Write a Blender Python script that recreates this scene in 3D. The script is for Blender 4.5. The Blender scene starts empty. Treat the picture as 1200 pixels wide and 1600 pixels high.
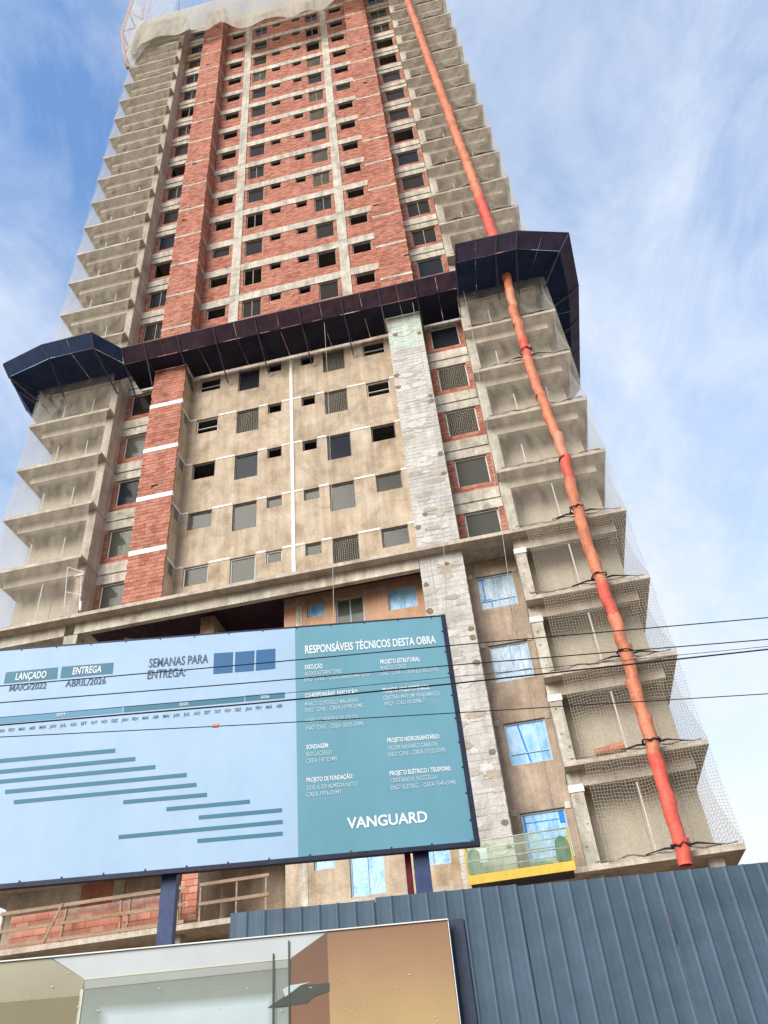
import bpy, math, random
from mathutils import Vector, Matrix
random.seed(7)
R = math.radians
scene = bpy.context.scene
col = scene.collection

# ================================================================ camera
CAM = Vector((7.4692, -25.1403, 1.6))
YAW, PITCH, ROLL, FPX = -0.142928, 0.677743, -0.1068, 1246.2243
_f = Vector((math.sin(YAW)*math.cos(PITCH), math.cos(YAW)*math.cos(PITCH), math.sin(PITCH)))
_r = Vector((math.cos(YAW), -math.sin(YAW), 0))
_u = _r.cross(_f)
_r2 = _r*math.cos(ROLL) + _u*math.sin(ROLL)
_u2 = _u*math.cos(ROLL) - _r*math.sin(ROLL)
cd = bpy.data.cameras.new('camera')
cam = bpy.data.objects.new('camera', cd); col.objects.link(cam)
cd.sensor_fit = 'HORIZONTAL'; cd.sensor_width = 36; cd.lens = FPX/1200*36
cd.clip_start = 0.1; cd.clip_end = 5000
cam.matrix_world = Matrix(((_r2.x, _u2.x, -_f.x, CAM.x), (_r2.y, _u2.y, -_f.y, CAM.y), (_r2.z, _u2.z, -_f.z, CAM.z), (0, 0, 0, 1)))
scene.camera = cam

def ray(u, v):
    return _f + _r2*((u-600)/FPX) - _u2*((v-800)/FPX)
def on_y(u, v, y):                      # the point of the facade-parallel plane y that a photo pixel looks at
    d = ray(u, v); return CAM + d*((y-CAM.y)/d.y)
# the street runs 11.34 degrees off the facade: fence, boards and cables follow it
SA = R(11.34)
SE = Vector((math.cos(SA), math.sin(SA), 0)); SN = Vector((-math.sin(SA), math.cos(SA), 0))
ORI = Vector((CAM.x, CAM.y, 0))
def street(s, d, z): return ORI + SE*s + SN*d + Vector((0, 0, z))
def on_street(u, v, d):                 # (s, z) on the vertical plane at distance d from the kerb-side viewpoint
    q = ray(u, v); q = q*(d/q.dot(SN)); return q.dot(SE), q.z + CAM.z

# ================================================================ world, sun, exposure
SUN_EL, SUN_AZ = R(27), R(203)          # behind the viewer, veiled by cloud (azimuth from +Y, clockwise)
w = bpy.data.worlds.new('World'); scene.world = w; w.use_nodes = True
nt = w.node_tree; N = nt.nodes; L = nt.links
bg = N['Background']
sky = N.new('ShaderNodeTexSky'); sky.sky_type = 'NISHITA'; sky.sun_disc = False
sky.sun_elevation = SUN_EL; sky.sun_rotation = SUN_AZ; sky.air_density = 1.0; sky.dust_density = 0.6; sky.ozone_density = 2.0
tc = N.new('ShaderNodeTexCoord'); sep = N.new('ShaderNodeSeparateXYZ'); L.new(tc.outputs['Generated'], sep.inputs[0])
mx = N.new('ShaderNodeMath'); mx.operation = 'MAXIMUM'; mx.inputs[1].default_value = 0; L.new(sep.outputs[2], mx.inputs[0])
ad = N.new('ShaderNodeMath'); ad.operation = 'ADD'; ad.inputs[1].default_value = 0.3; L.new(mx.outputs[0], ad.inputs[0])
dv = N.new('ShaderNodeVectorMath'); dv.operation = 'DIVIDE'; L.new(tc.outputs['Generated'], dv.inputs[0]); L.new(ad.outputs[0], dv.inputs[1])
mp = N.new('ShaderNodeMapping'); mp.inputs['Scale'].default_value = (1.0, 0.75, 1.0); mp.inputs['Rotation'].default_value = (0, 0, R(35)); mp.inputs['Location'].default_value = (5.3, 0.2, 0)
L.new(dv.outputs[0], mp.inputs[0])
n1 = N.new('ShaderNodeTexNoise'); n1.inputs['Scale'].default_value = 1.5; n1.inputs['Detail'].default_value = 9; n1.inputs['Roughness'].default_value = 0.6; n1.inputs['Distortion'].default_value = 0.5
L.new(mp.outputs[0], n1.inputs['Vector'])
rp = N.new('ShaderNodeValToRGB'); rp.color_ramp.elements[0].position = 0.38; rp.color_ramp.elements[1].position = 0.66
rp.color_ramp.elements[0].color = (0.08, 0.08, 0.08, 1); rp.color_ramp.elements[1].color = (0.82, 0.82, 0.82, 1)
n2 = N.new('ShaderNodeTexNoise'); n2.inputs['Scale'].default_value = 5.5; n2.inputs['Detail'].default_value = 8; n2.inputs['Roughness'].default_value = 0.62; n2.inputs['Distortion'].default_value = 0.8
L.new(mp.outputs[0], n2.inputs['Vector'])
nm = N.new('ShaderNodeMix'); nm.inputs[0].default_value = 0.38; L.new(n1.outputs[0], nm.inputs[2]); L.new(n2.outputs[0], nm.inputs[3])
L.new(nm.outputs[0], rp.inputs[0])
mixc = N.new('ShaderNodeMix'); mixc.data_type = 'RGBA'
mixc.inputs['B'].default_value = (8.3, 8.8, 9.5, 1)
hs = N.new('ShaderNodeHueSaturation'); hs.inputs['Saturation'].default_value = 1.22; hs.inputs['Value'].default_value = 2.9; L.new(sky.outputs[0], hs.inputs['Color'])
L.new(rp.outputs[0], mixc.inputs['Factor']); L.new(hs.outputs[0], mixc.inputs['A'])
hz = N.new('ShaderNodeMapRange'); hz.interpolation_type = 'SMOOTHSTEP'; hz.inputs[1].default_value = 0.0; hz.inputs[2].default_value = 0.84; hz.inputs[3].default_value = 0.86; hz.inputs[4].default_value = 0.0; L.new(sep.outputs[2], hz.inputs[0])
mixh = N.new('ShaderNodeMix'); mixh.data_type = 'RGBA'; mixh.inputs['B'].default_value = (8.3, 7.8, 6.7, 1); L.new(hz.outputs[0], mixh.inputs['Factor']); L.new(mixc.outputs['Result'], mixh.inputs['A'])
L.new(mixh.outputs['Result'], bg.inputs[0]); bg.inputs[1].default_value = 0.055

sd = bpy.data.lights.new('sun', 'SUN'); sun = bpy.data.objects.new('sun', sd); col.objects.link(sun)
sd.energy = 1.9; sd.angle = R(35); sd.color = (1.0, 0.95, 0.87)
_sd = Vector((math.sin(SUN_AZ)*math.cos(SUN_EL), math.cos(SUN_AZ)*math.cos(SUN_EL), math.sin(SUN_EL)))
sun.rotation_euler = _sd.to_track_quat('Z', 'Y').to_euler(); sun.location = (0, -40, 60)
vs = scene.view_settings
vs.view_transform = 'Standard'; vs.look = 'None'; vs.gamma = 1; vs.use_curve_mapping = False
vs.exposure = 1.14
scene.cycles.transparent_max_bounces = 24
scene.cycles.max_bounces = 8; scene.cycles.diffuse_bounces = 5

# ================================================================ materials
MATS = {}
def mat(name, cols, scale=0.8, rough=0.85, bump=0.15, fine=14, spec=0.25, metal=0, streak=0.0, rnd=0.0, grain=0.25, stretch=(1, 1, 1), patchy=0.0):
    m = bpy.data.materials.new(name); m.use_nodes = True; MATS[name] = m
    n = m.node_tree.nodes; l = m.node_tree.links; b = n['Principled BSDF']
    b.inputs['Roughness'].default_value = rough; b.inputs['Specular IOR Level'].default_value = spec; b.inputs['Metallic'].default_value = metal
    g = n.new('ShaderNodeNewGeometry'); mpn = n.new('ShaderNodeMapping'); mpn.inputs['Scale'].default_value = stretch
    l.new(g.outputs['Position'], mpn.inputs[0])
    a = n.new('ShaderNodeTexNoise'); a.inputs['Scale'].default_value = scale; a.inputs['Detail'].default_value = 7; a.inputs['Roughness'].default_value = 0.62; a.inputs['Distortion'].default_value = 0.3
    l.new(mpn.outputs[0], a.inputs['Vector'])
    fac = a.outputs[0]
    if rnd:
        at = n.new('ShaderNodeAttribute'); at.attribute_name = 'rnd'
        oi = n.new('ShaderNodeObjectInfo')
        s = n.new('ShaderNodeMath'); s.operation = 'ADD'; l.new(at.outputs['Fac'], s.inputs[0]); l.new(oi.outputs['Random'], s.inputs[1])
        fr = n.new('ShaderNodeMath'); fr.operation = 'FRACT'; l.new(s.outputs[0], fr.inputs[0])
        mm = n.new('ShaderNodeMix'); mm.inputs[0].default_value = rnd; l.new(a.outputs[0], mm.inputs[2]); l.new(fr.outputs[0], mm.inputs[3])
        fac = mm.outputs[0]
    r = n.new('ShaderNodeValToRGB'); e = r.color_ramp.elements
    lo, hi = (0.30, 0.70) if not rnd else (0.15, 0.85)
    while len(e) < len(cols): e.new(0.5)
    for i, c in enumerate(cols):
        e[i].position = lo + (hi-lo)*i/max(1, len(cols)-1); e[i].color = (*c, 1)
    l.new(fac, r.inputs[0]); cur = r.outputs[0]
    fn = n.new('ShaderNodeTexNoise'); fn.inputs['Scale'].default_value = fine; fn.inputs['Detail'].default_value = 6; fn.inputs['Roughness'].default_value = 0.7
    l.new(g.outputs['Position'], fn.inputs['Vector'])
    def mult(sock, amt, cur):
        mr = n.new('ShaderNodeMapRange'); mr.inputs[1].default_value = 0.3; mr.inputs[2].default_value = 0.7; mr.inputs[3].default_value = 1-amt; mr.inputs[4].default_value = 1+amt*0.6
        l.new(sock, mr.inputs[0])
        mu = n.new('ShaderNodeMix'); mu.data_type = 'RGBA'; mu.blend_type = 'MULTIPLY'; mu.inputs['Factor'].default_value = 1
        l.new(cur, mu.inputs['A']); l.new(mr.outputs[0], mu.inputs['B']); return mu.outputs['Result']
    if grain: cur = mult(fn.outputs[0], grain, cur)
    if streak:
        mp2 = n.new('ShaderNodeMapping'); mp2.inputs['Scale'].default_value = (2.2, 2.2, 0.16); l.new(g.outputs['Position'], mp2.inputs[0])
        st = n.new('ShaderNodeTexNoise'); st.inputs['Scale'].default_value = 1.6; st.inputs['Detail'].default_value = 8; st.inputs['Roughness'].default_value = 0.65
        l.new(mp2.outputs[0], st.inputs['Vector']); cur = mult(st.outputs[0], streak, cur)
    if patchy:
        pn = n.new('ShaderNodeTexNoise'); pn.inputs['Scale'].default_value = .55; pn.inputs['Detail'].default_value = 5; pn.inputs['Roughness'].default_value = .55; pn.inputs['Distortion'].default_value = 1.6
        l.new(g.outputs['Position'], pn.inputs['Vector'])
        pr = n.new('ShaderNodeValToRGB'); pe = pr.color_ramp.elements; pe[0].position = .40; pe[1].position = .47; pe[0].color = (1-patchy,)*3+(1,); pe[1].color = (1, 1, 1, 1)
        q = pe.new(.58); q.color = (1, 1, 1, 1); q = pe.new(.62); q.color = (1+patchy*.4, 1+patchy*.45, 1+patchy*.5, 1)
        l.new(pn.outputs[0], pr.inputs[0])
        pm = n.new('ShaderNodeMix'); pm.data_type = 'RGBA'; pm.blend_type = 'MULTIPLY'; pm.inputs['Factor'].default_value = 1; l.new(cur, pm.inputs['A']); l.new(pr.outputs[0], pm.inputs['B']); cur = pm.outputs['Result']
    l.new(cur, b.inputs['Base Color'])
    if bump:
        bp = n.new('ShaderNodeBump'); bp.inputs['Strength'].default_value = bump; bp.inputs['Distance'].default_value = 0.03
        l.new(fn.outputs[0], bp.inputs['Height']); l.new(bp.outputs[0], b.inputs['Normal'])
    return m
mat('concrete', [(.39,.325,.255), (.51,.44,.36), (.58,.515,.435)], 0.9, streak=.28, patchy=.10, bump=.3)
mat('concrete_pale', [(.34,.30,.24), (.53,.485,.405), (.63,.59,.51)], 1.6, streak=.34, bump=.35, patchy=.15)
mat('balcony_wall', [(.48,.42,.33), (.53,.47,.375), (.56,.505,.41)], 0.5, streak=.1, bump=.05, patchy=.0)
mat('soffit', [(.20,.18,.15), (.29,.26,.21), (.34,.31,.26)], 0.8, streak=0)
mat('brick', [(.27,.09,.058), (.40,.15,.097), (.50,.225,.16), (.36,.125,.08)], 2.5, rnd=.42, bump=.4, fine=26, streak=.18, stretch=(1, 1, 2.5), patchy=.16)
mat('brick_orange', [(.42,.15,.085), (.52,.225,.15), (.58,.30,.215)], 2.5, rnd=.6, bump=.3, fine=30)
mat('mortar', [(.27,.12,.085), (.36,.22,.17), (.43,.30,.24)], 3, bump=.3)
mat('brick_washed', [(.34,.295,.25), (.50,.47,.43), (.58,.56,.53), (.54,.53,.505)], 1.1, rnd=.16, bump=.6, fine=14, streak=.2, patchy=.14)
mat('mortar_washed', [(.34,.30,.25), (.49,.46,.42), (.57,.55,.52)], 1.1, bump=.6, patchy=.14)
mat('smear_grey', [(.38,.35,.31), (.48,.45,.41)], 3, bump=.6)
mat('smear_white', [(.52,.50,.47), (.62,.60,.57)], 3, bump=.6)
mat('smear_brown', [(.36,.30,.23), (.46,.39,.31)], 3, bump=.6)
mat('green_wash', [(.44,.50,.43), (.56,.63,.55), (.50,.55,.48)], 1.2, bump=.4, fine=18, streak=.15)
mat('plaster_tan', [(.32,.235,.155), (.45,.35,.245), (.52,.42,.315), (.57,.48,.38)], 0.8, streak=.26, bump=.2, patchy=.15)
mat('plaster_brown', [(.29,.215,.155), (.40,.305,.23), (.47,.375,.295)], 1.3, streak=.30, bump=.14, patchy=.18)
mat('plaster_orange', [(.40,.225,.135), (.49,.295,.185), (.54,.345,.23)], 0.9, streak=.15, bump=.1)
mat('white_strip', [(.55,.54,.51), (.74,.73,.71), (.80,.79,.77)], 2.5, bump=.1, grain=.12)
mat('patch', [(.17,.12,.08), (.27,.20,.14)], 5, bump=.4)
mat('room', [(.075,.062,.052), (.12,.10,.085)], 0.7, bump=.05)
mat('frame_metal', [(.45,.45,.43), (.62,.62,.60)], 2, rough=.5, bump=0, grain=.1)
mat('frame_upper', [(.20,.185,.165), (.34,.32,.29)], 2, rough=.6, bump=0, grain=.1)
mat('frame_dark', [(.10,.10,.10), (.16,.155,.15)], 2, rough=.5, bump=0, grain=.1)
mat('frame_blue', [(.30,.42,.50), (.42,.54,.62)], 2, rough=.4, bump=0, grain=.1)
mat('film_blue', [(.08,.26,.58), (.17,.40,.68), (.32,.54,.74), (.12,.33,.64)], 2.2, rough=.22, bump=.7, fine=4, spec=.5, grain=.10, stretch=(1.5, 1, .6))
mat('film_clear', [(.16,.24,.34), (.30,.41,.52), (.44,.54,.63)], 2.4, rough=.16, bump=.6, fine=4, spec=.6, grain=.12, stretch=(1.5, 1, .5))
mat('tape_blue', [(.01,.17,.62), (.02,.24,.72)], 3, rough=.4, bump=0)
mat('pvc', [(.66,.66,.62), (.78,.78,.75)], 2, rough=.4, bump=0, grain=.08)
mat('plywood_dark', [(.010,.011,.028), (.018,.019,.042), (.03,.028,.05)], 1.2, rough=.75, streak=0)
mat('ply_shade_purple', [(.03,.014,.026), (.052,.025,.042), (.075,.042,.055)], 1.4, rough=.7, streak=.3)  # flap plywood, and the painted shade of the open floor under the ledge
mat('plywood_haze_blue', [(.010,.024,.075), (.016,.036,.10), (.03,.05,.12)], 1.2, rough=.7)  # blue cast of haze put into the plywood colour
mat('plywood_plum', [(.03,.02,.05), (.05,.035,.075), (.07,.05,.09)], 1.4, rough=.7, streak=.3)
mat('steel_dark', [(.03,.03,.045), (.06,.055,.07)], 3, rough=.6, metal=.2)
mat('steel_blue', [(.05,.055,.085), (.09,.095,.13)], 3, rough=.6, metal=.1)
mat('steel_pink', [(.40,.22,.18), (.52,.33,.27)], 3, rough=.6)
mat('chute_orange', [(.56,.17,.085), (.66,.235,.13), (.58,.19,.105)], 2.2, rough=.55, bump=.15, grain=.3, streak=.25, patchy=.18)
mat('chute_red', [(.60,.085,.06), (.70,.14,.10)], 2.2, rough=.55, bump=.15, grain=.3, patchy=.15)
mat('chute_pale', [(.52,.21,.12), (.60,.29,.19)], 2, rough=.5, bump=.08, grain=.2)
mat('rubber', [(.018,.017,.018), (.035,.033,.033)], 5, rough=.8)
mat('rope', [(.36,.34,.29), (.5,.47,.42)], 5, rough=.9, bump=0)
mat('cable', [(.008,.008,.010), (.014,.013,.015)], 5, rough=.6, bump=0)
mat('fence_blue', [(.050,.085,.122), (.060,.100,.141), (.070,.114,.158)], 1.1, rough=.5, bump=.05, fine=7, spec=.35, grain=.16, streak=.22, patchy=.12)
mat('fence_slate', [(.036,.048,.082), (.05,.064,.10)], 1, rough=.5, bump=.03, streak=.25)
mat('board_frame', [(.012,.017,.035), (.024,.03,.055)], 3, rough=.5, metal=.3)
mat('post_blue', [(.035,.055,.14), (.055,.08,.18)], 3, rough=.5, streak=.2)
mat('print_pale', [(.29,.42,.575), (.325,.455,.61), (.36,.485,.63)], 0.5, rough=.45, bump=.12, fine=1.3, grain=.03, streak=.04)
mat('print_teal', [(.105,.265,.335), (.12,.285,.36), (.138,.31,.385)], 0.5, rough=.45, bump=.12, fine=1.3, grain=.03, streak=.04)
mat('print_mid', [(.042,.155,.225), (.05,.17,.245)], 0.6, rough=.5, bump=0, grain=.03)
mat('print_lightbar', [(.085,.24,.37), (.095,.26,.39)], 0.6, rough=.5, bump=0, grain=.03)
mat('print_blue', [(.025,.11,.25), (.032,.13,.28)], 0.6, rough=.5, bump=0, grain=.03)
mat('print_grey', [(.05,.10,.16), (.06,.115,.175)], 0.6, rough=.5, bump=0, grain=.03)
mat('print_white', [(.66,.70,.73), (.70,.74,.76)], 0.6, rough=.5, bump=0, grain=.03)
mat('print_softwhite', [(.40,.52,.58), (.44,.56,.62)], 0.6, rough=.5, bump=0, grain=.03)
mat('yellow_paint', [(.50,.34,.035), (.62,.45,.07)], 2, rough=.45, bump=.05, grain=.15)
mat('green_tarp', [(.005,.075,.045), (.012,.13,.085)], 6, rough=.5, bump=.3)
mat('green_tub', [(.05,.19,.15), (.08,.26,.21)], 4, rough=.4, bump=0)
mat('wood', [(.20,.13,.085), (.32,.225,.155), (.40,.30,.22)], 2, rough=.8, stretch=(.4, 3, 3))
mat('asphalt', [(.045,.045,.047), (.06,.06,.062)], 0.4, bump=.3, fine=60)
mat('paving', [(.24,.235,.22), (.33,.32,.30)], 0.5, bump=.2, fine=40)
mat('earth', [(.16,.11,.075), (.24,.17,.12)], 0.05, bump=.3)
mat('paint_white', [(.65,.65,.63), (.78,.78,.76)], 3)
mat('dark_red', [(.10,.012,.02), (.14,.02,.03)], 3)

def mat_glass(name, tint, dark, k):
    m = bpy.data.materials.new(name); m.use_nodes = True; MATS[name] = m
    n = m.node_tree.nodes; l = m.node_tree.links; b = n['Principled BSDF']
    b.inputs['Base Color'].default_value = (*dark, 1); b.inputs['Roughness'].default_value = .10; b.inputs['Specular IOR Level'].default_value = .16
    t = n.new('ShaderNodeBsdfTransparent'); t.inputs[0].default_value = (*tint, 1)
    x = n.new('ShaderNodeMixShader'); x.inputs[0].default_value = k
    l.new(t.outputs[0], x.inputs[1]); l.new(b.outputs[0], x.inputs[2]); l.new(x.outputs[0], n['Material Output'].inputs[0])
mat_glass('glass_brown', (.7, .66, .6), (.055, .045, .036), .55)
mat_glass('glass_grey', (.8, .82, .78), (.10, .10, .082), .75)
mat_glass('glass_dark', (.6, .62, .66), (.03, .034, .045), .75)
MATS['glass_dark'].node_tree.nodes['Principled BSDF'].inputs['Specular IOR Level'].default_value = .06

def mat_net(name, color, cover, cell=0, thread=0, trans=.4, fold=.25):
    """netting: fine nets veil evenly (with folds), coarse ones show their knotted grid"""
    m = bpy.data.materials.new(name); m.use_nodes = True; MATS[name] = m
    n = m.node_tree.nodes; l = m.node_tree.links; n.remove(n['Principled BSDF'])
    d = n.new('ShaderNodeBsdfDiffuse'); d.inputs[0].default_value = (*color, 1)
    tl = n.new('ShaderNodeBsdfTranslucent'); tl.inputs[0].default_value = (*color, 1)
    s = n.new('ShaderNodeMixShader'); s.inputs[0].default_value = trans; l.new(d.outputs[0], s.inputs[1]); l.new(tl.outputs[0], s.inputs[2])
    t = n.new('ShaderNodeBsdfTransparent'); x = n.new('ShaderNodeMixShader')
    uv = n.new('ShaderNodeUVMap'); uv.uv_map = 'UVMap'
    if cell:
        sp = n.new('ShaderNodeSeparateXYZ')
        nz = n.new('ShaderNodeTexNoise'); nz.inputs['Scale'].default_value = 2.2; l.new(uv.outputs[0], nz.inputs['Vector'])
        wv = n.new('ShaderNodeVectorMath'); wv.operation = 'MULTIPLY_ADD'; wv.inputs[1].default_value = (.16, .16, 0); l.new(nz.outputs['Color'], wv.inputs[0]); l.new(uv.outputs[0], wv.inputs[2])
        l.new(wv.outputs[0], sp.inputs[0]); prev = None
        for i in (0, 1):
            dvv = n.new('ShaderNodeMath'); dvv.operation = 'DIVIDE'; dvv.inputs[1].default_value = cell; l.new(sp.outputs[i], dvv.inputs[0])
            fr = n.new('ShaderNodeMath'); fr.operation = 'FRACT'; l.new(dvv.outputs[0], fr.inputs[0])
            lt = n.new('ShaderNodeMath'); lt.operation = 'LESS_THAN'; lt.inputs[1].default_value = thread/cell; l.new(fr.outputs[0], lt.inputs[0])
            if prev:
                mxx = n.new('ShaderNodeMath'); mxx.operation = 'MAXIMUM'; l.new(prev, mxx.inputs[0]); l.new(lt.outputs[0], mxx.inputs[1]); prev = mxx.outputs[0]
            else: prev = lt.outputs[0]
        mu = n.new('ShaderNodeMapRange'); mu.inputs[3].default_value = cover; mu.inputs[4].default_value = 1; l.new(prev, mu.inputs[0]); l.new(mu.outputs[0], x.inputs[0])
    else:
        nz = n.new('ShaderNodeTexNoise'); nz.inputs['Scale'].default_value = 1.6; nz.inputs['Detail'].default_value = 2; nz.inputs['Distortion'].default_value = .6; sm = n.new('ShaderNodeMapping'); sm.inputs['Scale'].default_value = (1.3, .45, 1); l.new(uv.outputs[0], sm.inputs[0]); l.new(sm.outputs[0], nz.inputs['Vector'])
        mr = n.new('ShaderNodeMapRange'); mr.inputs[1].default_value = .35; mr.inputs[2].default_value = .65; mr.inputs[3].default_value = max(0, cover-fold); mr.inputs[4].default_value = min(1, cover+fold)
        l.new(nz.outputs[0], mr.inputs[0]); l.new(mr.outputs[0], x.inputs[0])
    l.new(t.outputs[0], x.inputs[1]); l.new(s.outputs[0], x.inputs[2]); l.new(x.outputs[0], n['Material Output'].inputs[0])
mat_net('net_beige', (.58,.52,.43), .34, fold=.13)
mat_net('net_thin', (.60,.55,.46), .20, fold=.09)
mat_net('net_soft', (.62,.57,.48), .26, fold=.10)
mat_net('net_white', (.80,.80,.78), .42, fold=.10, trans=.6)
mat_net('net_drape', (.60,.57,.49), .80, fold=.14)
mat_net('net_coarse', (.46,.42,.35), .05, cell=.10, thread=.0105)
mat_net('net_window', (.34,.31,.25), .02, cell=.085, thread=.022)
mat_net('mesh_green', (.62,.76,.55), .40, fold=.16, trans=.5)

# ================================================================ mesh helpers
def wloc(o):
    p = Vector((0, 0, 0))
    while o: p += o.location; o = o.parent
    return p
class MB:
    def __init__(s): s.v = []; s.f = []; s.r = []; s.uv = []
    def quad(s, a, b, c, d, r=0.0):
        i = len(s.v); s.v += [tuple(a), tuple(b), tuple(c), tuple(d)]; s.f.append((i, i+1, i+2, i+3)); s.r.append(r)
    def poly(s, pts, r=0.0):
        i = len(s.v); s.v += [tuple(p) for p in pts]; s.f.append(tuple(range(i, i+len(pts)))); s.r.append(r)
    def hexa(s, p, r=0.0):              # 8 corners: bottom 4 ccw, top 4 ccw
        i = len(s.v); s.v += [tuple(q) for q in p]
        for a in ((0, 3, 2, 1), (4, 5, 6, 7), (0, 1, 5, 4), (1, 2, 6, 5), (2, 3, 7, 6), (3, 0, 4, 7)):
            s.f.append(tuple(i+k for k in a)); s.r.append(r)
    def box(s, x0, x1, y0, y1, z0, z1, r=0.0):
        s.hexa([(x0,y0,z0), (x1,y0,z0), (x1,y1,z0), (x0,y1,z0), (x0,y0,z1), (x1,y0,z1), (x1,y1,z1), (x0,y1,z1)], r)
    def slabq(s, a, b, c, d, t, r=0.0): # quad a..d thickened by t along its normal
        a, b, c, d = map(Vector, (a, b, c, d)); n = (b-a).cross(d-a).normalized()*t
        s.hexa([a, b, c, d, a+n, b+n, c+n, d+n], r)
    def bar(s, p, q, w, h=None, up=(0, 0, 1), r=0.0):
        h = h or w; p, q = Vector(p), Vector(q); d = (q-p).normalized(); up = Vector(up)
        if abs(d.dot(up)) > .98: up = Vector((0, 1, 0))
        a = d.cross(up).normalized(); b = a.cross(d).normalized(); a *= w/2; b *= h/2
        s.hexa([p-a-b, p+a-b, p+a+b, p-a+b, q-a-b, q+a-b, q+a+b, q-a+b], r)
    def tube(s, pts, rad, n=8, cap=True, r=0.0):
        pts = [Vector(p) for p in pts]; rs = rad if isinstance(rad, (list, tuple)) else [rad]*len(pts); i0 = len(s.v)
        for i, p in enumerate(pts):
            d = (pts[min(i+1, len(pts)-1)] - pts[max(i-1, 0)]).normalized()
            up = Vector((0, 0, 1)) if abs(d.z) < .9 else Vector((0, 1, 0))
            a = d.cross(up).normalized(); b = a.cross(d).normalized()
            for k in range(n):
                t = 2*math.pi*k/n; s.v.append(tuple(p + a*math.cos(t)*rs[i] + b*math.sin(t)*rs[i]))
        for i in range(len(pts)-1):
            for k in range(n):
                k2 = (k+1) % n; s.f.append((i0+i*n+k, i0+i*n+k2, i0+(i+1)*n+k2, i0+(i+1)*n+k)); s.r.append(r)
        if cap:
            s.f.append(tuple(i0+k for k in reversed(range(n)))); s.r.append(r)
            s.f.append(tuple(i0+(len(pts)-1)*n+k for k in range(n))); s.r.append(r)
    def mesh(s, name, m, off=Vector((0, 0, 0)), smooth=False):
        me = bpy.data.meshes.new(name)
        me.from_pydata([(v[0]-off.x, v[1]-off.y, v[2]-off.z) for v in s.v], [], s.f)
        if any(s.r):
            at = me.attributes.new('rnd', 'FLOAT', 'FACE'); at.data.foreach_set('value', s.r)
        me.materials.append(MATS[m])
        if smooth: me.polygons.foreach_set('use_smooth', [True]*len(me.polygons))
        me.update(); return me
    def build(s, name, m, parent=None, smooth=False, loc=None):
        off = wloc(parent) if parent else Vector(loc or (0, 0, 0))
        o = bpy.data.objects.new(name, s.mesh(name, m, off, smooth)); col.objects.link(o)
        if parent: o.parent = parent
        elif loc: o.location = loc
        return o
def inst(name, me, loc, parent):
    o = bpy.data.objects.new(name, me); col.objects.link(o); o.parent = parent; o.location = Vector(loc) - wloc(parent); return o
def tag(o, label, cat, group=None, kind=None):
    if label: o['label'] = label
    if cat: o['category'] = cat
    if group: o['group'] = group
    if kind: o['kind'] = kind
    return o
def empty(name, loc, label, cat, group=None):
    o = bpy.data.objects.new(name, None); col.objects.link(o); o.location = loc; o.empty_display_size = .3
    return tag(o, label, cat, group)
def onebox(name, m, parent, *b):
    k = MB(); k.box(*b); return k.build(name, m, parent)
ORD = ['ground','first','second','third','fourth','fifth','sixth','seventh','eighth','ninth','tenth','eleventh','twelfth','thirteenth','fourteenth','fifteenth','sixteenth','seventeenth']

def wall_grid(k, x0, x1, z0, z1, holes, yf, yb):
    """a wall in x-z with rectangular openings, front yf, back yb, reveals closed"""
    xs = sorted({x0, x1} | {min(max(h[i], x0), x1) for h in holes for i in (0, 1)})
    zs = sorted({z0, z1} | {min(max(h[i], z0), z1) for h in holes for i in (2, 3)})
    def solid(i, j):
        if i < 0 or j < 0 or i >= len(xs)-1 or j >= len(zs)-1: return False
        cx, cz = (xs[i]+xs[i+1])/2, (zs[j]+zs[j+1])/2
        return not any(h[0] < cx < h[1] and h[2] < cz < h[3] for h in holes)
    for i in range(len(xs)-1):
        for j in range(len(zs)-1):
            if not solid(i, j): continue
            a, b, c, d = xs[i], xs[i+1], zs[j], zs[j+1]
            k.quad((a,yf,c), (b,yf,c), (b,yf,d), (a,yf,d)); k.quad((b,yb,c), (a,yb,c), (a,yb,d), (b,yb,d))
            if not solid(i-1, j): k.quad((a,yb,c), (a,yf,c), (a,yf,d), (a,yb,d))
            if not solid(i+1, j): k.quad((b,yf,c), (b,yb,c), (b,yb,d), (b,yf,d))
            if not solid(i, j-1): k.quad((a,yb,c), (b,yb,c), (b,yf,c), (a,yf,c))
            if not solid(i, j+1): k.quad((a,yf,d), (b,yf,d), (b,yb,d), (a,yb,d))
def bricks(x0, x1, z0, z1, holes, bl=.30, bh=.19, gap=.017, skip=0.0):
    """yield the brick rectangles of a running bond, cut round the openings"""
    n = max(1, round((z1-z0)/bh)); ch = (z1-z0)/n
    for c in range(n):
        a, b = z0+c*ch, z0+(c+1)*ch; zc = (a+b)/2
        segs = [(x0, x1)]
        for h in holes:
            if h[2] < zc < h[3]:
                ns = []
                for s0, s1 in segs:
                    if h[1] <= s0 or h[0] >= s1: ns.append((s0, s1)); continue
                    if h[0] > s0+.03: ns.append((s0, h[0]))
                    if h[1] < s1-.03: ns.append((h[1], s1))
                segs = ns
        ph = (c % 2)*bl/2 + random.uniform(-.02, .02)
        for s0, s1 in segs:
            x = s0 - ((s0-x0+ph) % bl)
            while x < s1-.02:
                p, q = max(x, s0), min(x+bl, s1)
                if q-p > .04 and random.random() >= skip: yield p+.003, q-.003, a+gap/2, b-gap/2
                x += bl

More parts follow.
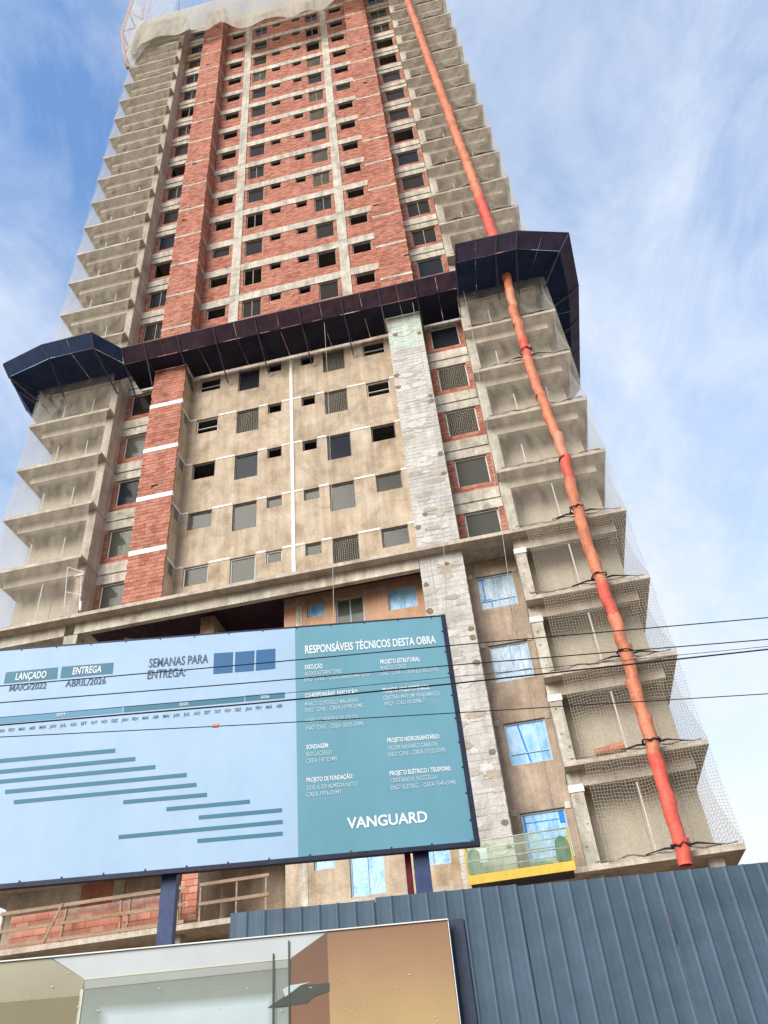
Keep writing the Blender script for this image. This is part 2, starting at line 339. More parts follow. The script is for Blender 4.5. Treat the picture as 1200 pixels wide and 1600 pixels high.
# ================================================================ ground
def struct(o, ): o['kind'] = 'structure'; return o
k = MB(); k.quad((-600,-600,0), (600,-600,0), (600,600,0), (-600,600,0)); struct(k.build('ground', 'earth'))
def sheet(name, m, s0, s1, d0, d1, z0, z1):
    k = MB(); k.hexa([street(s0,d0,z0), street(s1,d0,z0), street(s1,d1,z0), street(s0,d1,z0), street(s0,d0,z1), street(s1,d0,z1), street(s1,d1,z1), street(s0,d1,z1)]); return struct(k.build(name, m))
sheet('road', 'asphalt', -120, 120, -7.5, 1.6, -.05, .004)
sheet('pavement', 'paving', -120, 120, 1.75, 6.3, -.05, .13)
sheet('kerb', 'concrete_pale', -120, 120, 1.6, 1.75, -.05, .14)
sheet('far_pavement', 'paving', -120, 120, -10.5, -7.5, -.05, .13)

# ================================================================ the tower
H = 2.9; Z0 = 18.3
zr = lambda k: Z0 + H*k                 # window-head level of storey k
S = lambda k: Z0 + H*k + .6             # top of the slab above storey k
TOP = 21
tower = empty('apartment_tower', (0, 0, 0), 'tall unfinished apartment tower of bare brick, raw plaster and concrete balconies', 'building')
COLS = [('A', -4.75, -3.65, .95), ('B', -2.71, -1.62, 1.48), ('C', -1.17, -.49, .60), ('D', .49, 1.17, .60), ('E', 1.62, 2.71, 1.48), ('F', 3.65, 4.75, .95)]
GX0, GX1, GH = 7.02, 8.38, 1.42

# slabs, one per storey
for kk in range(-4, TOP+1):
    z = S(kk); b = MB()
    fy = -1.45 if kk in (0, -4) else .17
    if kk <= 0:
        b.box(-8.58, 8.58, fy, 14, z-.15, z)
    else: b.box(-8.58, 8.58, .16, 14, z-.15, z)
    for s in (-1, 1):
        x0, x1 = sorted((s*8.58, s*12.75)); j = random.uniform(-.02, .02)
        b.box(x0+.001, x1-.001, -1.45+j, 14, z-.15, z)
    b.build('floor_slab', 'concrete', tower)

# rear and side body, rooms behind the openings
for kk in range(-3, TOP+1):
    z0, z1 = S(kk-1), S(kk)-.15
    b = MB()
    b.box(-12.3, 12.3, 13.7, 13.9, z0, z1)
    b.box(-12.3, -12.15, (3.8 if kk <= 0 else .22), 13.7, z0, z1); b.box(12.15, 12.3, .22, 13.7, z0, z1)
    b.build('outer_wall', 'plaster_tan' if kk < 7 else 'mortar', tower)
    b = MB()
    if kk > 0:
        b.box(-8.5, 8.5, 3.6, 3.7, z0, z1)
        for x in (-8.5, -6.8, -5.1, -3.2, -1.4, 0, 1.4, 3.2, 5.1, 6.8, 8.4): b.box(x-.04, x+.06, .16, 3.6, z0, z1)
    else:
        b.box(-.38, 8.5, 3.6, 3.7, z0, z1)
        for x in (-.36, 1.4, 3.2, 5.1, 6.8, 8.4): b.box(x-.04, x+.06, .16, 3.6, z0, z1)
    b.build('room_partition', 'room', tower)

# windows
_wcache = {}
def frame_mesh(w, h, bars, m, t=.05, dep=.07):
    key = (round(w, 3), round(h, 3), bars, m)
    if key not in _wcache:
        k = MB()
        k.box(-w/2, -w/2+t, 0, dep, -h, 0); k.box(w/2-t, w/2, 0, dep, -h, 0)
        k.box(-w/2+t, w/2-t, 0, dep, -t, 0); k.box(-w/2+t, w/2-t, 0, dep, -h, -h+t)
        if 'v' in bars: k.box(-.02, .02, .002, dep-.002, -h+t, -t)
        if 'h' in bars: k.box(-w/2+t, w/2-t, .003, dep-.003, -h*.62, -h*.62+.035)
        if 'l' in bars: k.box(-w/2+t, w/2-t, .003, dep-.003, -h*.74, -h*.74+.035)
        _wcache[key] = k.mesh('window', m)
    return _wcache[key]
def pane_mesh(w, h, m, y=.035):
    key = ('p', round(w, 3), round(h, 3), m)
    if key not in _wcache:
        k = MB(); n = max(2, int(w/.09)); mz = max(2, int(h/.09))
        net = m.startswith('net')
        if net:
            me = bpy.data.meshes.new('net_panel'); vs_ = []; fs = []; uv = []
            for j in range(mz+1):
                for i in range(n+1):
                    a, c = i/n, j/mz; vs_.append((-w/2+w*a, .03+.05*math.sin(a*7+c*3)*c*(1-c)*3, -h*c)); uv.append((w*a, h*c))
            for j in range(mz):
                for i in range(n): p = j*(n+1)+i; fs.append((p, p+n+1, p+n+2, p+1))
            me.from_pydata(vs_, [], fs); ul = me.uv_layers.new(name='UVMap')
            for lp in me.loops: ul.data[lp.index].uv = uv[lp.vertex_index]
            me.materials.append(MATS[m]); _wcache[key] = me
        else:
            k.box(-w/2+.045, w/2-.045, y, y+.012, -h+.045, -.045); _wcache[key] = k.mesh('pane', m)
    return _wcache[key]
def window(x0, x1, ztop, h, bars='', fm='frame_metal', pane=None, y=.085, tape=False):
    w = x1-x0-.01; o = inst('window', frame_mesh(w, h-.01, bars, fm), ((x0+x1)/2, y, ztop-.005), tower)
    if pane: inst('net_panel' if pane.startswith('net') else 'pane', pane_mesh(w, h-.01, pane), ((x0+x1)/2, y, ztop-.005), o)
    if tape:
        k = MB(); X = (x0+x1)/2; yy = y+.032
        if tape == 1:
            k.box(x0+.18, x0+.23, yy-.004, yy, ztop-.95, ztop-.12); k.box(x0+.1, x0+.4, yy-.004, yy, ztop-1.0, ztop-.952); k.box(x0+.4, x0+.44, yy-.004, yy, ztop-1.3, ztop-.952); k.box(x0+.06, x0+.3, yy-.004, yy, ztop-.118, ztop-.075)
        elif tape == 2: k.hexa([(x0+.62,yy-.004,ztop-1.36), (x0+.68,yy-.004,ztop-1.36), (x0+.68,yy,ztop-1.36), (x0+.62,yy,ztop-1.36), (x0+.42,yy-.004,ztop-.06), (x0+.48,yy-.004,ztop-.06), (x0+.48,yy,ztop-.06), (x0+.42,yy,ztop-.06)])
        else: k.box(x1-.22, x1-.06, yy-.004, yy, ztop-.42, ztop-.06); k.box(x0+.1, x1-.24, yy-.004, yy, ztop-.3, ztop-.27); k.box(x0+.06, x0+.12, yy-.004, yy, ztop-1.3, ztop-.06)
        k.build('tape', 'tape_blue', o)
    return o
def hole(x0, x1, ztop, h): return (x0, x1, ztop-h, ztop)

rw = random.Random(3)
for kk in range(-3, TOP+1):
    z0, z1, zt = S(kk-1), S(kk), zr(kk)
    upper = kk >= 6
    wo = -.38 if kk == -3 else 0
    CH = lambda n, h: h if kk > -3 or n != 'E' else 1.52
    hs = {n: hole(a, b, zt+wo, CH(n, h)) for n, a, b, h in COLS}
    if upper:
        holes = list(hs.values()); pad = [(-3.44, -2.90, z0-1, z1+1), (2.90, 3.44, z0-1, z1+1)]
        b = MB(); wall_grid(b, -5.12, 5.12, z0, zt, holes, .03, .16); b.build('infill_wall', 'mortar', tower)
        b = MB()
        for p, q, c, d in bricks(-5.1, 5.1, z0, zt, holes+pad):
            j = random.uniform(-.008, .008); b.box(p, q, .0+j, .029, c, d, random.random()+.01)
        o = b.build('brickwork', 'brick', tower); o['kind'] = 'stuff'
        for a, c in ((-5.1, -3.44), (-2.90, 2.90), (3.44, 5.1)):
            onebox('beam', 'concrete_pale', tower, a, c, -.035+random.uniform(-.01, .01), .16, zt, z1-.004)
        for s in (-1, 1):
            a, c = sorted((s*2.90, s*3.44)); onebox('column', 'concrete_pale', tower, a+.003, c-.003, -.06, .15, z0, z1-.012)
    elif kk >= 1:
        holes = list(hs.values())
        b = MB(); wall_grid(b, -5.12, 5.12, z0, z1, holes, 0, .16); b.build('plaster_wall', 'plaster_tan', tower)
        ed = [-5.09] + [v for n, a, c, h in COLS for v in (a, c)] + [5.09]
        for i in range(0, len(ed), 2):
            if i in (6,):
                for a, c in ((ed[6]+.02, -.085), (.085, ed[7]-.02)): onebox('lintel_strip', 'white_strip', tower, a, c, -.022, -.001, zt-.015, zt+.085)
            else: onebox('lintel_strip', 'white_strip', tower, ed[i]+.02, ed[i+1]-.02, -.022, -.001, zt-.015, zt+.085)
        onebox('joint_strip', 'white_strip', tower, -.075, .075, -.03, -.001, z0+.002, z1-.002 if kk < 5 else z1-.5)
    else:
        holes = [hs[n] for n in 'DEF']
        m = 'plaster_orange' if kk == 0 else ('plaster_tan' if kk == -3 else 'plaster_brown')
        b = MB(); wall_grid(b, -.42, 5.12, z0, z1-.16 if kk == 0 else z1, holes, 0, .16); b.build('plaster_wall', m, tower)
        onebox('joint_strip', 'concrete_pale', tower, .06, .30, -.02, -.001, z0+.002, z1-.2)
        if kk == 0:
            for a, c in ((-.40, .05), (.31, .47), (1.19, 1.60), (2.73, 3.63), (4.77, 5.08)): onebox('lintel_strip', 'concrete_pale', tower, a, c, -.02, -.001, zt, zt+.16)
    # centre windows
    for n, a, c, h in COLS:
        if kk <= 0 and n in 'ABC': continue
        bars, fm, pane = '', 'frame_dark', None
        if kk <= 0: bars, fm, pane = ('v' if n != 'D' else ''), 'frame_blue', ('film_blue' if (n != 'E' or kk < 0) else 'glass_grey')
        elif upper:
            if n in 'BE':
                fm = 'frame_upper'; pane = rw.choice(['glass_brown', 'glass_brown', 'glass_brown', None, 'net_window']); bars = rw.choice(['', '', 'v'])
            elif n in 'AF':
                fm = 'frame_upper'; pane = 'glass_brown' if rw.random() < .12 else None
        else:
            if n in 'AF': bars = 'h' if kk >= 4 else ''; fm = 'frame_metal' if kk >= 4 else fm; pane = 'glass_grey' if kk <= 2 else None
            elif n == 'E': pane = {5: 'net_window', 4: 'net_window', 3: 'glass_dark', 2: 'glass_grey', 1: 'net_window'}[kk]
            elif n == 'B': pane = {5: 'glass_dark', 4: 'net_window', 3: 'glass_dark', 2: 'glass_grey', 1: 'glass_grey'}[kk]
            else: pane = 'glass_grey' if kk <= 2 else None
            if kk == 1 and n in 'ABC': fm = 'paint_white'
        window(a, c, zt+wo, CH(n, h), bars, fm, pane)
    # side bays with one window each
    for s in (-1, 1):
        if s < 0 and kk <= 0: continue
        x0, x1 = sorted((s*6.70, s*8.60)); g0, g1 = sorted((s*GX0, s*GX1))
        if kk >= 1:
            hz = hole(g0, g1, zt-.05, GH+.08); base = zt-1.98
            b = MB(); wall_grid(b, x0, x1, z0, zt-.05, [hz], .03, .16); b.build('infill_wall', 'mortar', tower)
            b = MB()
            for p, q, c, d in bricks(x0, x1, z0+.36, zt-.05, [hz]): b.box(p, q, random.uniform(-.008, .008), .029, c, d, random.random()+.01)
            o = b.build('brickwork', 'brick', tower); o['kind'] = 'stuff'
            onebox('beam', 'concrete_pale', tower, x0, x1, -.03, .16, zt-.05, zt+.42)
            onebox('beam', 'concrete_pale', tower, x0, x1, -.085, .155, zt+.424, z1+.36)
            pane = rw.choice(['glass_brown', 'glass_brown', 'glass_brown', None, 'glass_dark']); bars = rw.choice(['', 'v', ''])
            if s > 0 and kk in (3, 4): pane = 'net_window'; bars = ''
            if s > 0 and kk in (1, 2): pane = 'glass_grey'; bars = ''
            if s > 0 and kk == 5: pane = 'glass_dark'; bars = ''
            if s < 0 and kk <= 4: pane = {4: 'glass_grey', 3: 'glass_dark', 2: 'glass_grey', 1: 'glass_grey'}.get(kk); bars = ''
            window(g0, g1, zt-.05, GH+.08, bars, 'frame_upper' if upper else 'frame_metal', pane)
        else:
            hz = hole(g0, g1, zt-.22, GH)
            b = MB(); wall_grid(b, x0, x1, z0, z1-.16 if kk == 0 else z1, [hz], 0, .16); b.build('plaster_wall', 'plaster_brown', tower)
            window(g0, g1, zt-.22, GH, 'vl' if kk > -2 else 'l', 'frame_blue', {0: 'film_clear', -1: 'film_clear', -2: 'film_blue', -3: 'film_blue'}[kk], tape={0: 1, -2: 2, -3: 3}.get(kk, False))
            for a in (6.74, 8.40): onebox('lintel_block', 'concrete_pale', tower, a, a+.17, -.03, -.001, zt-.28, zt-.08)

# piers
def pier(s):
    x0, x1 = sorted((s*5.10, s*6.72)); kb = 1 if s < 0 else -3
    p = onebox('pier', 'mortar', tower, x0+.06, x1-.06, -.93, .0, S(kb-1), S(TOP))
    for kk in range(kb, TOP+1):
        z0, z1 = S(kk-1), S(kk); washed = s > 0 and kk <= 5
        m = 'brick_washed' if washed else 'brick'
        bh = .25 if kk <= 5 else .17
        if washed: bm, bh = ('brick_washed', .22)
        else: bm = 'white_strip' if kk <= 5 else 'concrete_pale'
        if not (s < 0 and kk == 0) and not (s > 0 and kk <= -1):
            if not washed: onebox('band', bm, p, x0-.02, x1+.02, -1.02, -.9, z1-bh, z1); 
            else: onebox('band', 'mortar_washed', p, x0, x1, -1.0, -.9, z1-bh, z1)
        else: onebox('band', 'mortar_washed', p, x0, x1, -1.0, -.9, z1-bh, z1)
        if washed:
            onebox('core', 'mortar_washed', p, x0+.01, x1-.01, -.993, -.93, z0, z1-bh)
        yield p, kk, x0, x1, z0, z1-bh, m, washed
brick_me = {}
def brick_mesh(w, m):
    key = (round(w, 2), m)
    if key not in brick_me:
        k = MB(); a = w/2; t = .008
        f = [(-a+t,-.0,-.092+t), (a-t,0,-.092+t), (a-t,0,.092-t), (-a+t,0,.092-t)]; g = [(-a,t,-.092), (a,t,-.092), (a,t,.092), (-a,t,.092)]; h = [(x, .05, z) for x, y, z in g]
        i = 0; k.v += f+g+h; k.f.append((0, 1, 2, 3))
        for o in (0, 4):
            for i in range(4): j = (i+1) % 4; k.f.append((o+i, o+4+i, o+4+j, o+j))
        k.r = [0]*len(k.f); brick_me[key] = k.mesh('brick', m)
    return brick_me[key]
single = 0
for s in (-1, 1):
    for p, kk, x0, x1, z0, z1, m, washed in pier(s):
        b = MB()
        if washed and kk <= 0:           # the bricks that show largest: each an object
            for a, c, d, e in bricks(x0, x1, z0, z1, [], .32, .205, .012):
                if single < 205 and not (kk <= -1 and (a+c)/2 < 5.5 and kk > -4 and False):
                    o = inst('brick', brick_mesh(round((c-a)*25)/25 if c-a < .30 else .31, m), ((a+c)/2, -1.0+random.uniform(-.006, .006), (d+e)/2), p); single += 1
                else: b.box(a, c, -1.0+random.uniform(-.006, .006), -.95, d, e, random.random()+.01)
        else:
            top = kk == 5 and s > 0
            for a, c, d, e in bricks(x0, x1, z0, z1, [], skip=0 if washed else .004):
                j = random.uniform(-.012, .006) if not washed else random.uniform(-.006, .006)
                if not washed:
                    if a < x0+.05: a -= random.choice((0, 0, .02, .03))
                    if c > x1-.05: c += random.choice((0, 0, .02, .03))
                b.box(a, c, -1.0+j, -.92, d, e, random.random()+.01)
            if top: m = 'green_wash'
        if b.v: o = b.build('brickwork', m, p); o['kind'] = 'stuff'
        # flanks
        for side in (0, 1):
            xs = x0 if side == 0 else x1; sg = -1 if side == 0 else 1
            inner = (s < 0 and side == 1) or (s > 0 and side == 0)
            if kk <= 5 and (inner or s > 0):
                onebox('plaster_flank', 'plaster_tan' if s < 0 or inner else 'mortar_washed', p, *sorted((xs-sg*.06, xs-sg*.005)), -.915, -.001, z0, S(kk)-.01)
                if inner and kk >= 1: onebox('lintel_strip', 'white_strip', p, *sorted((xs-sg*.004, xs+sg*.018)), -.93, -.03, zr(kk)-.015, zr(kk)+.085)
            else:
                b = MB(); hv = [(-.62, -.22, zr(kk)-.55, zr(kk)+.02)] if inner else []
                for a, c, d, e in bricks(-.92, -.01, z0, z1, hv, .30): b.box(*sorted((xs-sg*.06, xs+sg*random.uniform(-.008, .004))), a, c, d, e, random.random()+.01)
                o = b.build('brickwork', 'brick', p); o['kind'] = 'stuff'
                onebox('band', 'concrete_pale', p, *sorted((xs-sg*.05, xs+sg*.012)), -.899, -.02, z1, S(kk))
            if inner: onebox('vent', 'frame_dark', p, *sorted((xs-sg*.05, xs-sg*.002)), -.62, -.22, zr(kk)-.55, zr(kk)+.02)  # dark colour stands in for the unlit inside of the opening
        if washed:                       # trowelled mortar smears over the masonry
            for q in range(9):
                px, pz = random.uniform(x0+.25, x1-.25), random.uniform(z0+.15, z1-.1); rw_, rh_ = random.uniform(.15, .5), random.uniform(.05, .2); kx = MB(); nn = 16
                pts = []
                for t in range(nn):
                    c_ = random.uniform(.65, 1.2); pts.append((min(max(px+math.cos(t*6.283/nn)*rw_*c_, x0+.01), x1-.01), -1.008-q*.0007, min(max(pz+math.sin(t*6.283/nn)*rh_*c_, z0+.01), z1-.01)))
                kx.poly(pts); kx.build('mortar_smear', random.choice(['smear_grey', 'smear_white', 'smear_white', 'smear_brown']) if kk < 5 or s < 0 else 'green_wash', p)
        if washed:                       # anchor-hole patches
            b = 0
            for q in range(2 if kk > 0 else 3):
                px, pz = (random.choice((x0+.14, x1-.16, random.uniform(x0+.3, x1-.3))), random.uniform(z0+.3, z1-.25)); kx = MB(); rr = random.uniform(.09, .15)
                pts = [(px+math.cos(t*.628)*rr*random.uniform(.8, 1.15), -1.016, pz+math.sin(t*.628)*rr*random.uniform(.7, 1.0)) for t in range(10)]
                kx.poly(pts); kx.poly([(a, -.99, c) for a, _, c in reversed(pts)])
                for i in range(10): j = (i+1) % 10; kx.quad((pts[i][0], -.99, pts[i][2]), (pts[j][0], -.99, pts[j][2]), pts[j], pts[i])
                kx.build('patch', 'patch', p)
        else:                            # broken holes just above the bands
            for q in range(1):
                px = random.uniform(x0+.5, x1-.5); kx = MB(); kx.box(px-.07, px+.08, -1.02, -.99, z0+.06, z0+.12); kx.box(px-.02, px+.05, -1.019, -.99, z0+.121, z0+.17); kx.build('anchor_hole', 'patch', p)

# balconies
def bxs(name, m, s, xa, xb, *r):
    a, b = sorted((s*xa, s*xb)); return onebox(name, m, tower, a, b, *r)
for s in (-1, 1):
    for kk in range(-3 if s > 0 else 1, TOP+1):
        z0, z1, zt = S(kk-1), S(kk)-.15, zr(kk); j = random.uniform(-.015, .015)
        bxs('beam', 'concrete', s, 8.985, 12.3, -.95+j, -.72, zt, z1-.002)
        bxs('beam', 'concrete', s, 12.06, 12.295, -.715, .0, zt+.02, z1-.003)
        cm = 'concrete_pale' if s > 0 else 'concrete'
        bxs('column', cm, s, 8.60, 8.98, -.955, .0, z0+.002, z1-.004)
        bxs('balcony_wall', 'balcony_wall', s, 8.602, 12.3, .06, .20, z0+.002, z1-.004)
        bxs('door_panel', 'balcony_wall', s, 9.35, 10.55, .035, .059, z0+.01, zt-.15); bxs('door_panel', 'balcony_wall', s, 10.57, 11.75, .028, .052, z0+.01, zt-.15)
        if s > 0 and kk <= 0:
            for q in range(3):
                k = MB(); hx, hzz, rr = 8.79+random.uniform(-.1, .1), z0+.5+q*.65+random.uniform(-.15, .15), random.uniform(.025, .05)
                pts = [(hx+math.cos(t*.785)*rr, -.9565, hzz+math.sin(t*.785)*rr*random.uniform(.8, 1.3)) for t in range(8)]; k.poly(pts); k.build('tie_hole', 'patch', tower)
        if s > 0 and kk <= 0: bxs('column_cap', 'white_strip', s, 8.57, 9.02, -.985, -.7, zt-.16, zt+.06)
        xs = [10.55] if s > 0 and kk <= 1 else ([9.9+random.uniform(-.2, .2), 11.3+random.uniform(-.2, .2)] if random.random() < .8 else [10.5])
        if 12 <= kk: xs = xs[:random.choice((0, 1))]
        for x in xs:
            k = MB(); k.tube([(s*x, -.86, z0), (s*x, -.86, zt-.1 if kk <= 1 else z0+1.6)], .022, 8); k.build('guard_post', 'pvc', tower)

for pts, r_, m_ in (([(106,886), (100,952)], .02, 'pvc'), ([(106,886), (131,894)], .018, 'pvc'), ([(103.5,925), (128,930)], .018, 'pvc'), ([(127.5,897), (124,952)], .018, 'pvc'), ([(126.5,940), (125,954)], .05, 'pvc'), ([(117,900.5), (131,897.5)], .06, 'white_strip')):
    k = MB(); k.tube([on_y(u, v, -1.3) for u, v in pts], r_, 8); k.build('guard_frame', m_, tower)
# left: open floors under the ledge
onebox('beam', 'concrete_pale', tower, -8.58, 5.08, -1.0, -.78, zr(0)-.03, S(0)-.152)
onebox('beam', 'concrete_pale', tower, -12.3, -8.985, -1.0, -.78, zr(0)-.03, S(0)-.152)
for kk in range(-3, 1):
    z0, z1 = S(kk-1), S(kk)-.152
    bot = z0
    if kk == 0: onebox('column', 'concrete_pale', tower, -8.98, -8.42, -.98, -.45, bot, zr(0)-.035)
    ry = 2.6 if kk == -3 else 3.8
    rx = [on_y(u, 1390, ry).x for u in (16, 128, 178, 195, 207)] if kk == -3 else [-12.3, -9.0, -7.75, -7.3, -7.1]
    b = MB(); b.box(rx[0], rx[1], ry, ry+.15, z0, z1); b.build('rear_wall', 'concrete', tower)
    b = MB(); b.box(rx[1], rx[2], ry+.02, ry+.15, z0, z1); b.build('rear_wall', 'brick', tower)
    b = MB(); b.box(rx[2], rx[3], ry-.04, ry+.15, z0, z1); b.build('column', 'concrete_pale', tower)
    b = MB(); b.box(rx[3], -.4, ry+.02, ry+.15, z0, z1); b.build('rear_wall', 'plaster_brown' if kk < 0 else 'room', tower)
    # brick stub with a plastered flank running back
    st = onebox('partition', 'mortar', tower, -3.82, -3.30, .02, 1.9, z0, z1-.12)
    for i, (a, c, d, e) in enumerate(bricks(-3.84, -3.28, z0, z1-.13, [], .29, .2)):
        k = MB(); k.box(a, c, -.02+random.uniform(-.01, .01), .019, d, e); 
        if kk in (0, -3) and single < 240: k.build('brick', 'brick_orange', st); single += 1
        else: k.build('brick', 'brick_orange', st) if False else None
    onebox('plaster_flank', 'plaster_tan', st, -3.299, -3.27, .02, 1.9, z0, z1-.13)
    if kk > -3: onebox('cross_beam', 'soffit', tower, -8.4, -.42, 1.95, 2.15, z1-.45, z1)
onebox('soffit_shade_sheet', 'ply_shade_purple', tower, -8.4, -.43, -.77, 3.78, S(0)-.18, S(0)-.153)  # dark sheets added to put shade into the open floor, soffit and back
onebox('soffit_shade_sheet', 'ply_shade_purple', tower, -.42, 5.06, -.77, -.01, S(0)-.18, S(0)-.153)
onebox('back_shade_sheet', 'ply_shade_purple', tower, -7.05, -3.9, 3.72, 3.79, S(-1), S(0)-.2)
onebox('back_shade_sheet', 'ply_shade_purple', tower, -3.25, -.45, 3.72, 3.79, S(-1), S(0)-.2)
# loose timber hanging in the open floor
for a, c in (((-6.8, -.3, 18.1), (-4.2, 1.6, 18.0)), ((-6.6, -.2, 17.9), (-5.6, .3, 17.2)), ((-6.2, .1, 17.6), (-5.2, .2, 17.3))):
    k = MB(); k.bar(a, c, .07, .10); k.build('loose_timber', 'wood', tower)
# parapet bricks of the lowest open floor
for a, c, d, e in bricks(-9.0, -3.42, S(-4)+.004, S(-4)+1.05, [], .42, .21, .012):
    k = MB(); k.box(a, c, -.86+random.uniform(-.012, .012), -.74, d, e, 0)
    if single < 300: k.build('brick', 'brick_orange', tower); single += 1
onebox('parapet_core', 'mortar', tower, -8.99, -3.43, -.845, -.755, S(-4)+.004, S(-4)+1.04)
# below: podium that the hoardings hide
b = MB(); b.box(-12.3, 12.3, .1, 13.9, 0, S(-4)-.152); b.build('podium', 'plaster_brown', tower)
for x in (-8.7, -3.5, 0, 5.9, 8.8, 12): onebox('column', 'concrete_pale', tower, x-.2, x+.2, -1.0, -.6, 0, S(-4)-.153)
# roof kerb and lift house
b = MB(); b.box(-12.3, 12.3, .2, .35, S(TOP), S(TOP)+1.1); b.box(-4, 4, 4, 10, S(TOP), S(TOP)+4); b.build('roof_parapet', 'mortar', tower)

# ================================================================ protective platforms
def platform(label, stations, zd, zf, struts, dm='plywood_dark', fm='ply_shade_purple'):
    rt = empty('protection_platform', (stations[0][0][0], stations[0][0][1], zd), label, 'platform', 'plywood catch platforms round the tower')
    for (i0, o0, f0), (i1, o1, f1) in zip(stations, stations[1:]):
        n = max(1, round((Vector(o1)-Vector(o0)).length/1.05))
        for q in range(n):
            t0, t1 = q/n, (q+1)/n
            def lp(a, b, t, z): v = Vector(a)+(Vector(b)-Vector(a))*t; return Vector((v.x, v.y, z))
            e = .006/n
            A, B = lp(i0, i1, t0+e, zd), lp(i0, i1, t1-e, zd); C, D = lp(o0, o1, t1-e, zd), lp(o0, o1, t0+e, zd)
            dz = random.uniform(-.012, .012); vz = Vector((0, 0, dz))
            k = MB(); k.slabq(A+vz, B+vz, C+vz, D+vz, .02); k.build('deck_board', dm, rt)
            E, F = lp(f0, f1, t0+e, zf), lp(f0, f1, t1-e, zf); k = MB(); j = random.uniform(-.015, .02)
            k.slabq(D+Vector((0, 0, .03)), C+Vector((0, 0, .03)), F+Vector((0, 0, j)), E+Vector((0, 0, j)), .02); k.build('flap_board', fm, rt)
            if struts and q % 2 == 0:
                w0 = lp(i0, i1, t0+e, zd-1.05); k = MB(); k.bar(w0, D-Vector((0, 0, .03)), .05, .07); k.bar(D-Vector((0, 0, .04)), E-Vector((0, 0, .03)), .05, .06); k.bar(A-Vector((0, 0, .04)), D-Vector((0, 0, .04)), .04, .05)
                k.build('bracket', 'steel_blue', rt)
        k = MB(); k.bar(Vector((*f0, zf+.02)), Vector((*f1, zf+.02)), .04, .06); k.build('edge_rail', 'steel_dark', rt)
    return rt
ZD, ZF = 33.0, 33.58
cst = []
for x in (-7.95, -6.78, -5.04, -3.2, -1.1, 1.1, 3.2, 5.04, 6.78, 8.80): 
    cst.append(x)
stations = []
for a, c in zip(cst, cst[1:]):
    pierx = 5 < abs((a+c)/2) < 6.8
    yi = -1.03 if pierx else -.12
    stations.append([((a, yi), (a, -1.82), (a+.0, -2.36)), ((c, yi), (c, -1.82), (c, -2.36))])
rt = None
# the centre run is one platform: build it from its pieces under one root
def platform_multi(label, runs, zd, zf):
    rt = None
    for r in runs:
        q = platform(label, r, zd, zf, True)
        if rt is None: rt = q
        else:
            for c in list(q.children):
                wl = wloc(c); c.parent = rt; c.location = wl - wloc(rt)
            bpy.data.objects.remove(q)
    return rt
platform_multi('long dark plywood catch platform across the brick and plaster front between the balcony stacks', stations, ZD, ZF)
Rst = [((8.62,-.98), (8.8,-3.2), (8.95,-3.76)), ((11.4,-.98), (11.6,-3.2), (11.8,-3.70)), ((12.34,-.98), (13.55,-2.55), (14.12,-2.98)), ((12.34,0), (13.9,0), (14.5,0)), ((12.80,7), (13.95,7), (14.45,7))]
platform('dark plywood catch platform wrapping the balcony corner where the orange chute passes through', Rst, ZD, ZF, True, 'plywood_haze_blue', 'plywood_plum')
Lst = [((-8.0,-1.05), (-8.0,-1.9), (-7.98,-2.34)), ((-8.62,-.98), (-8.93,-3.15), (-8.88,-3.62)), ((-11.3,-.98), (-11.2,-3.15), (-11.5,-3.58)), ((-12.34,-.98), (-13.65,-2.62), (-13.85,-3.02)), ((-12.34,0), (-13.95,0), (-14.45,0)), ((-12.8,7), (-13.95,7), (-14.45,7))]
Lst = [(i, o, f) for i, o, f in Lst]
platform('dark haze-tinted plywood catch platform wrapping the balcony corner away from the chute', [tuple(x) for x in reversed([tuple(y) for y in Lst])], ZD, ZF, True, 'plywood_haze_blue', 'plywood_haze_blue')

# ================================================================ netting
def net(name, P, nu, nv, m, label, group=None, wu=4, wv=3):
    vs_, fs, uv = [], [], []
    for j in range(nv+1):
        for i in range(nu+1):
            a, c = i/nu, j/nv; vs_.append(Vector(P(a, c))); uv.append((a*wu, c*wv))
    o0 = vs_[0].copy()
    me = bpy.data.meshes.new(name); me.from_pydata([tuple(v-o0) for v in vs_], [], [(j*(nu+1)+i, j*(nu+1)+i+1, (j+1)*(nu+1)+i+1, (j+1)*(nu+1)+i) for j in range(nv) for i in range(nu)])
    ul = me.uv_layers.new(name='UVMap')
    for lp in me.loops: ul.data[lp.index].uv = uv[lp.vertex_index]
    me.polygons.foreach_set('use_smooth', [True]*len(me.polygons)); me.materials.append(MATS[m])
    o = bpy.data.objects.new(name, me); col.objects.link(o); o.location = o0
    return tag(o, label, 'net', group)
def hem(o, P, nu, m='rubber', r=.03):
    pass
rn = random.Random(11)
def storey_words(kk):
    if kk >= 6: return f'{ORD[kk-5]} storey above the dark platform'
    if kk >= 1: return f'{ORD[6-kk]} storey below the dark platform'
    return f'{ORD[1-kk]} storey under the long concrete ledge'
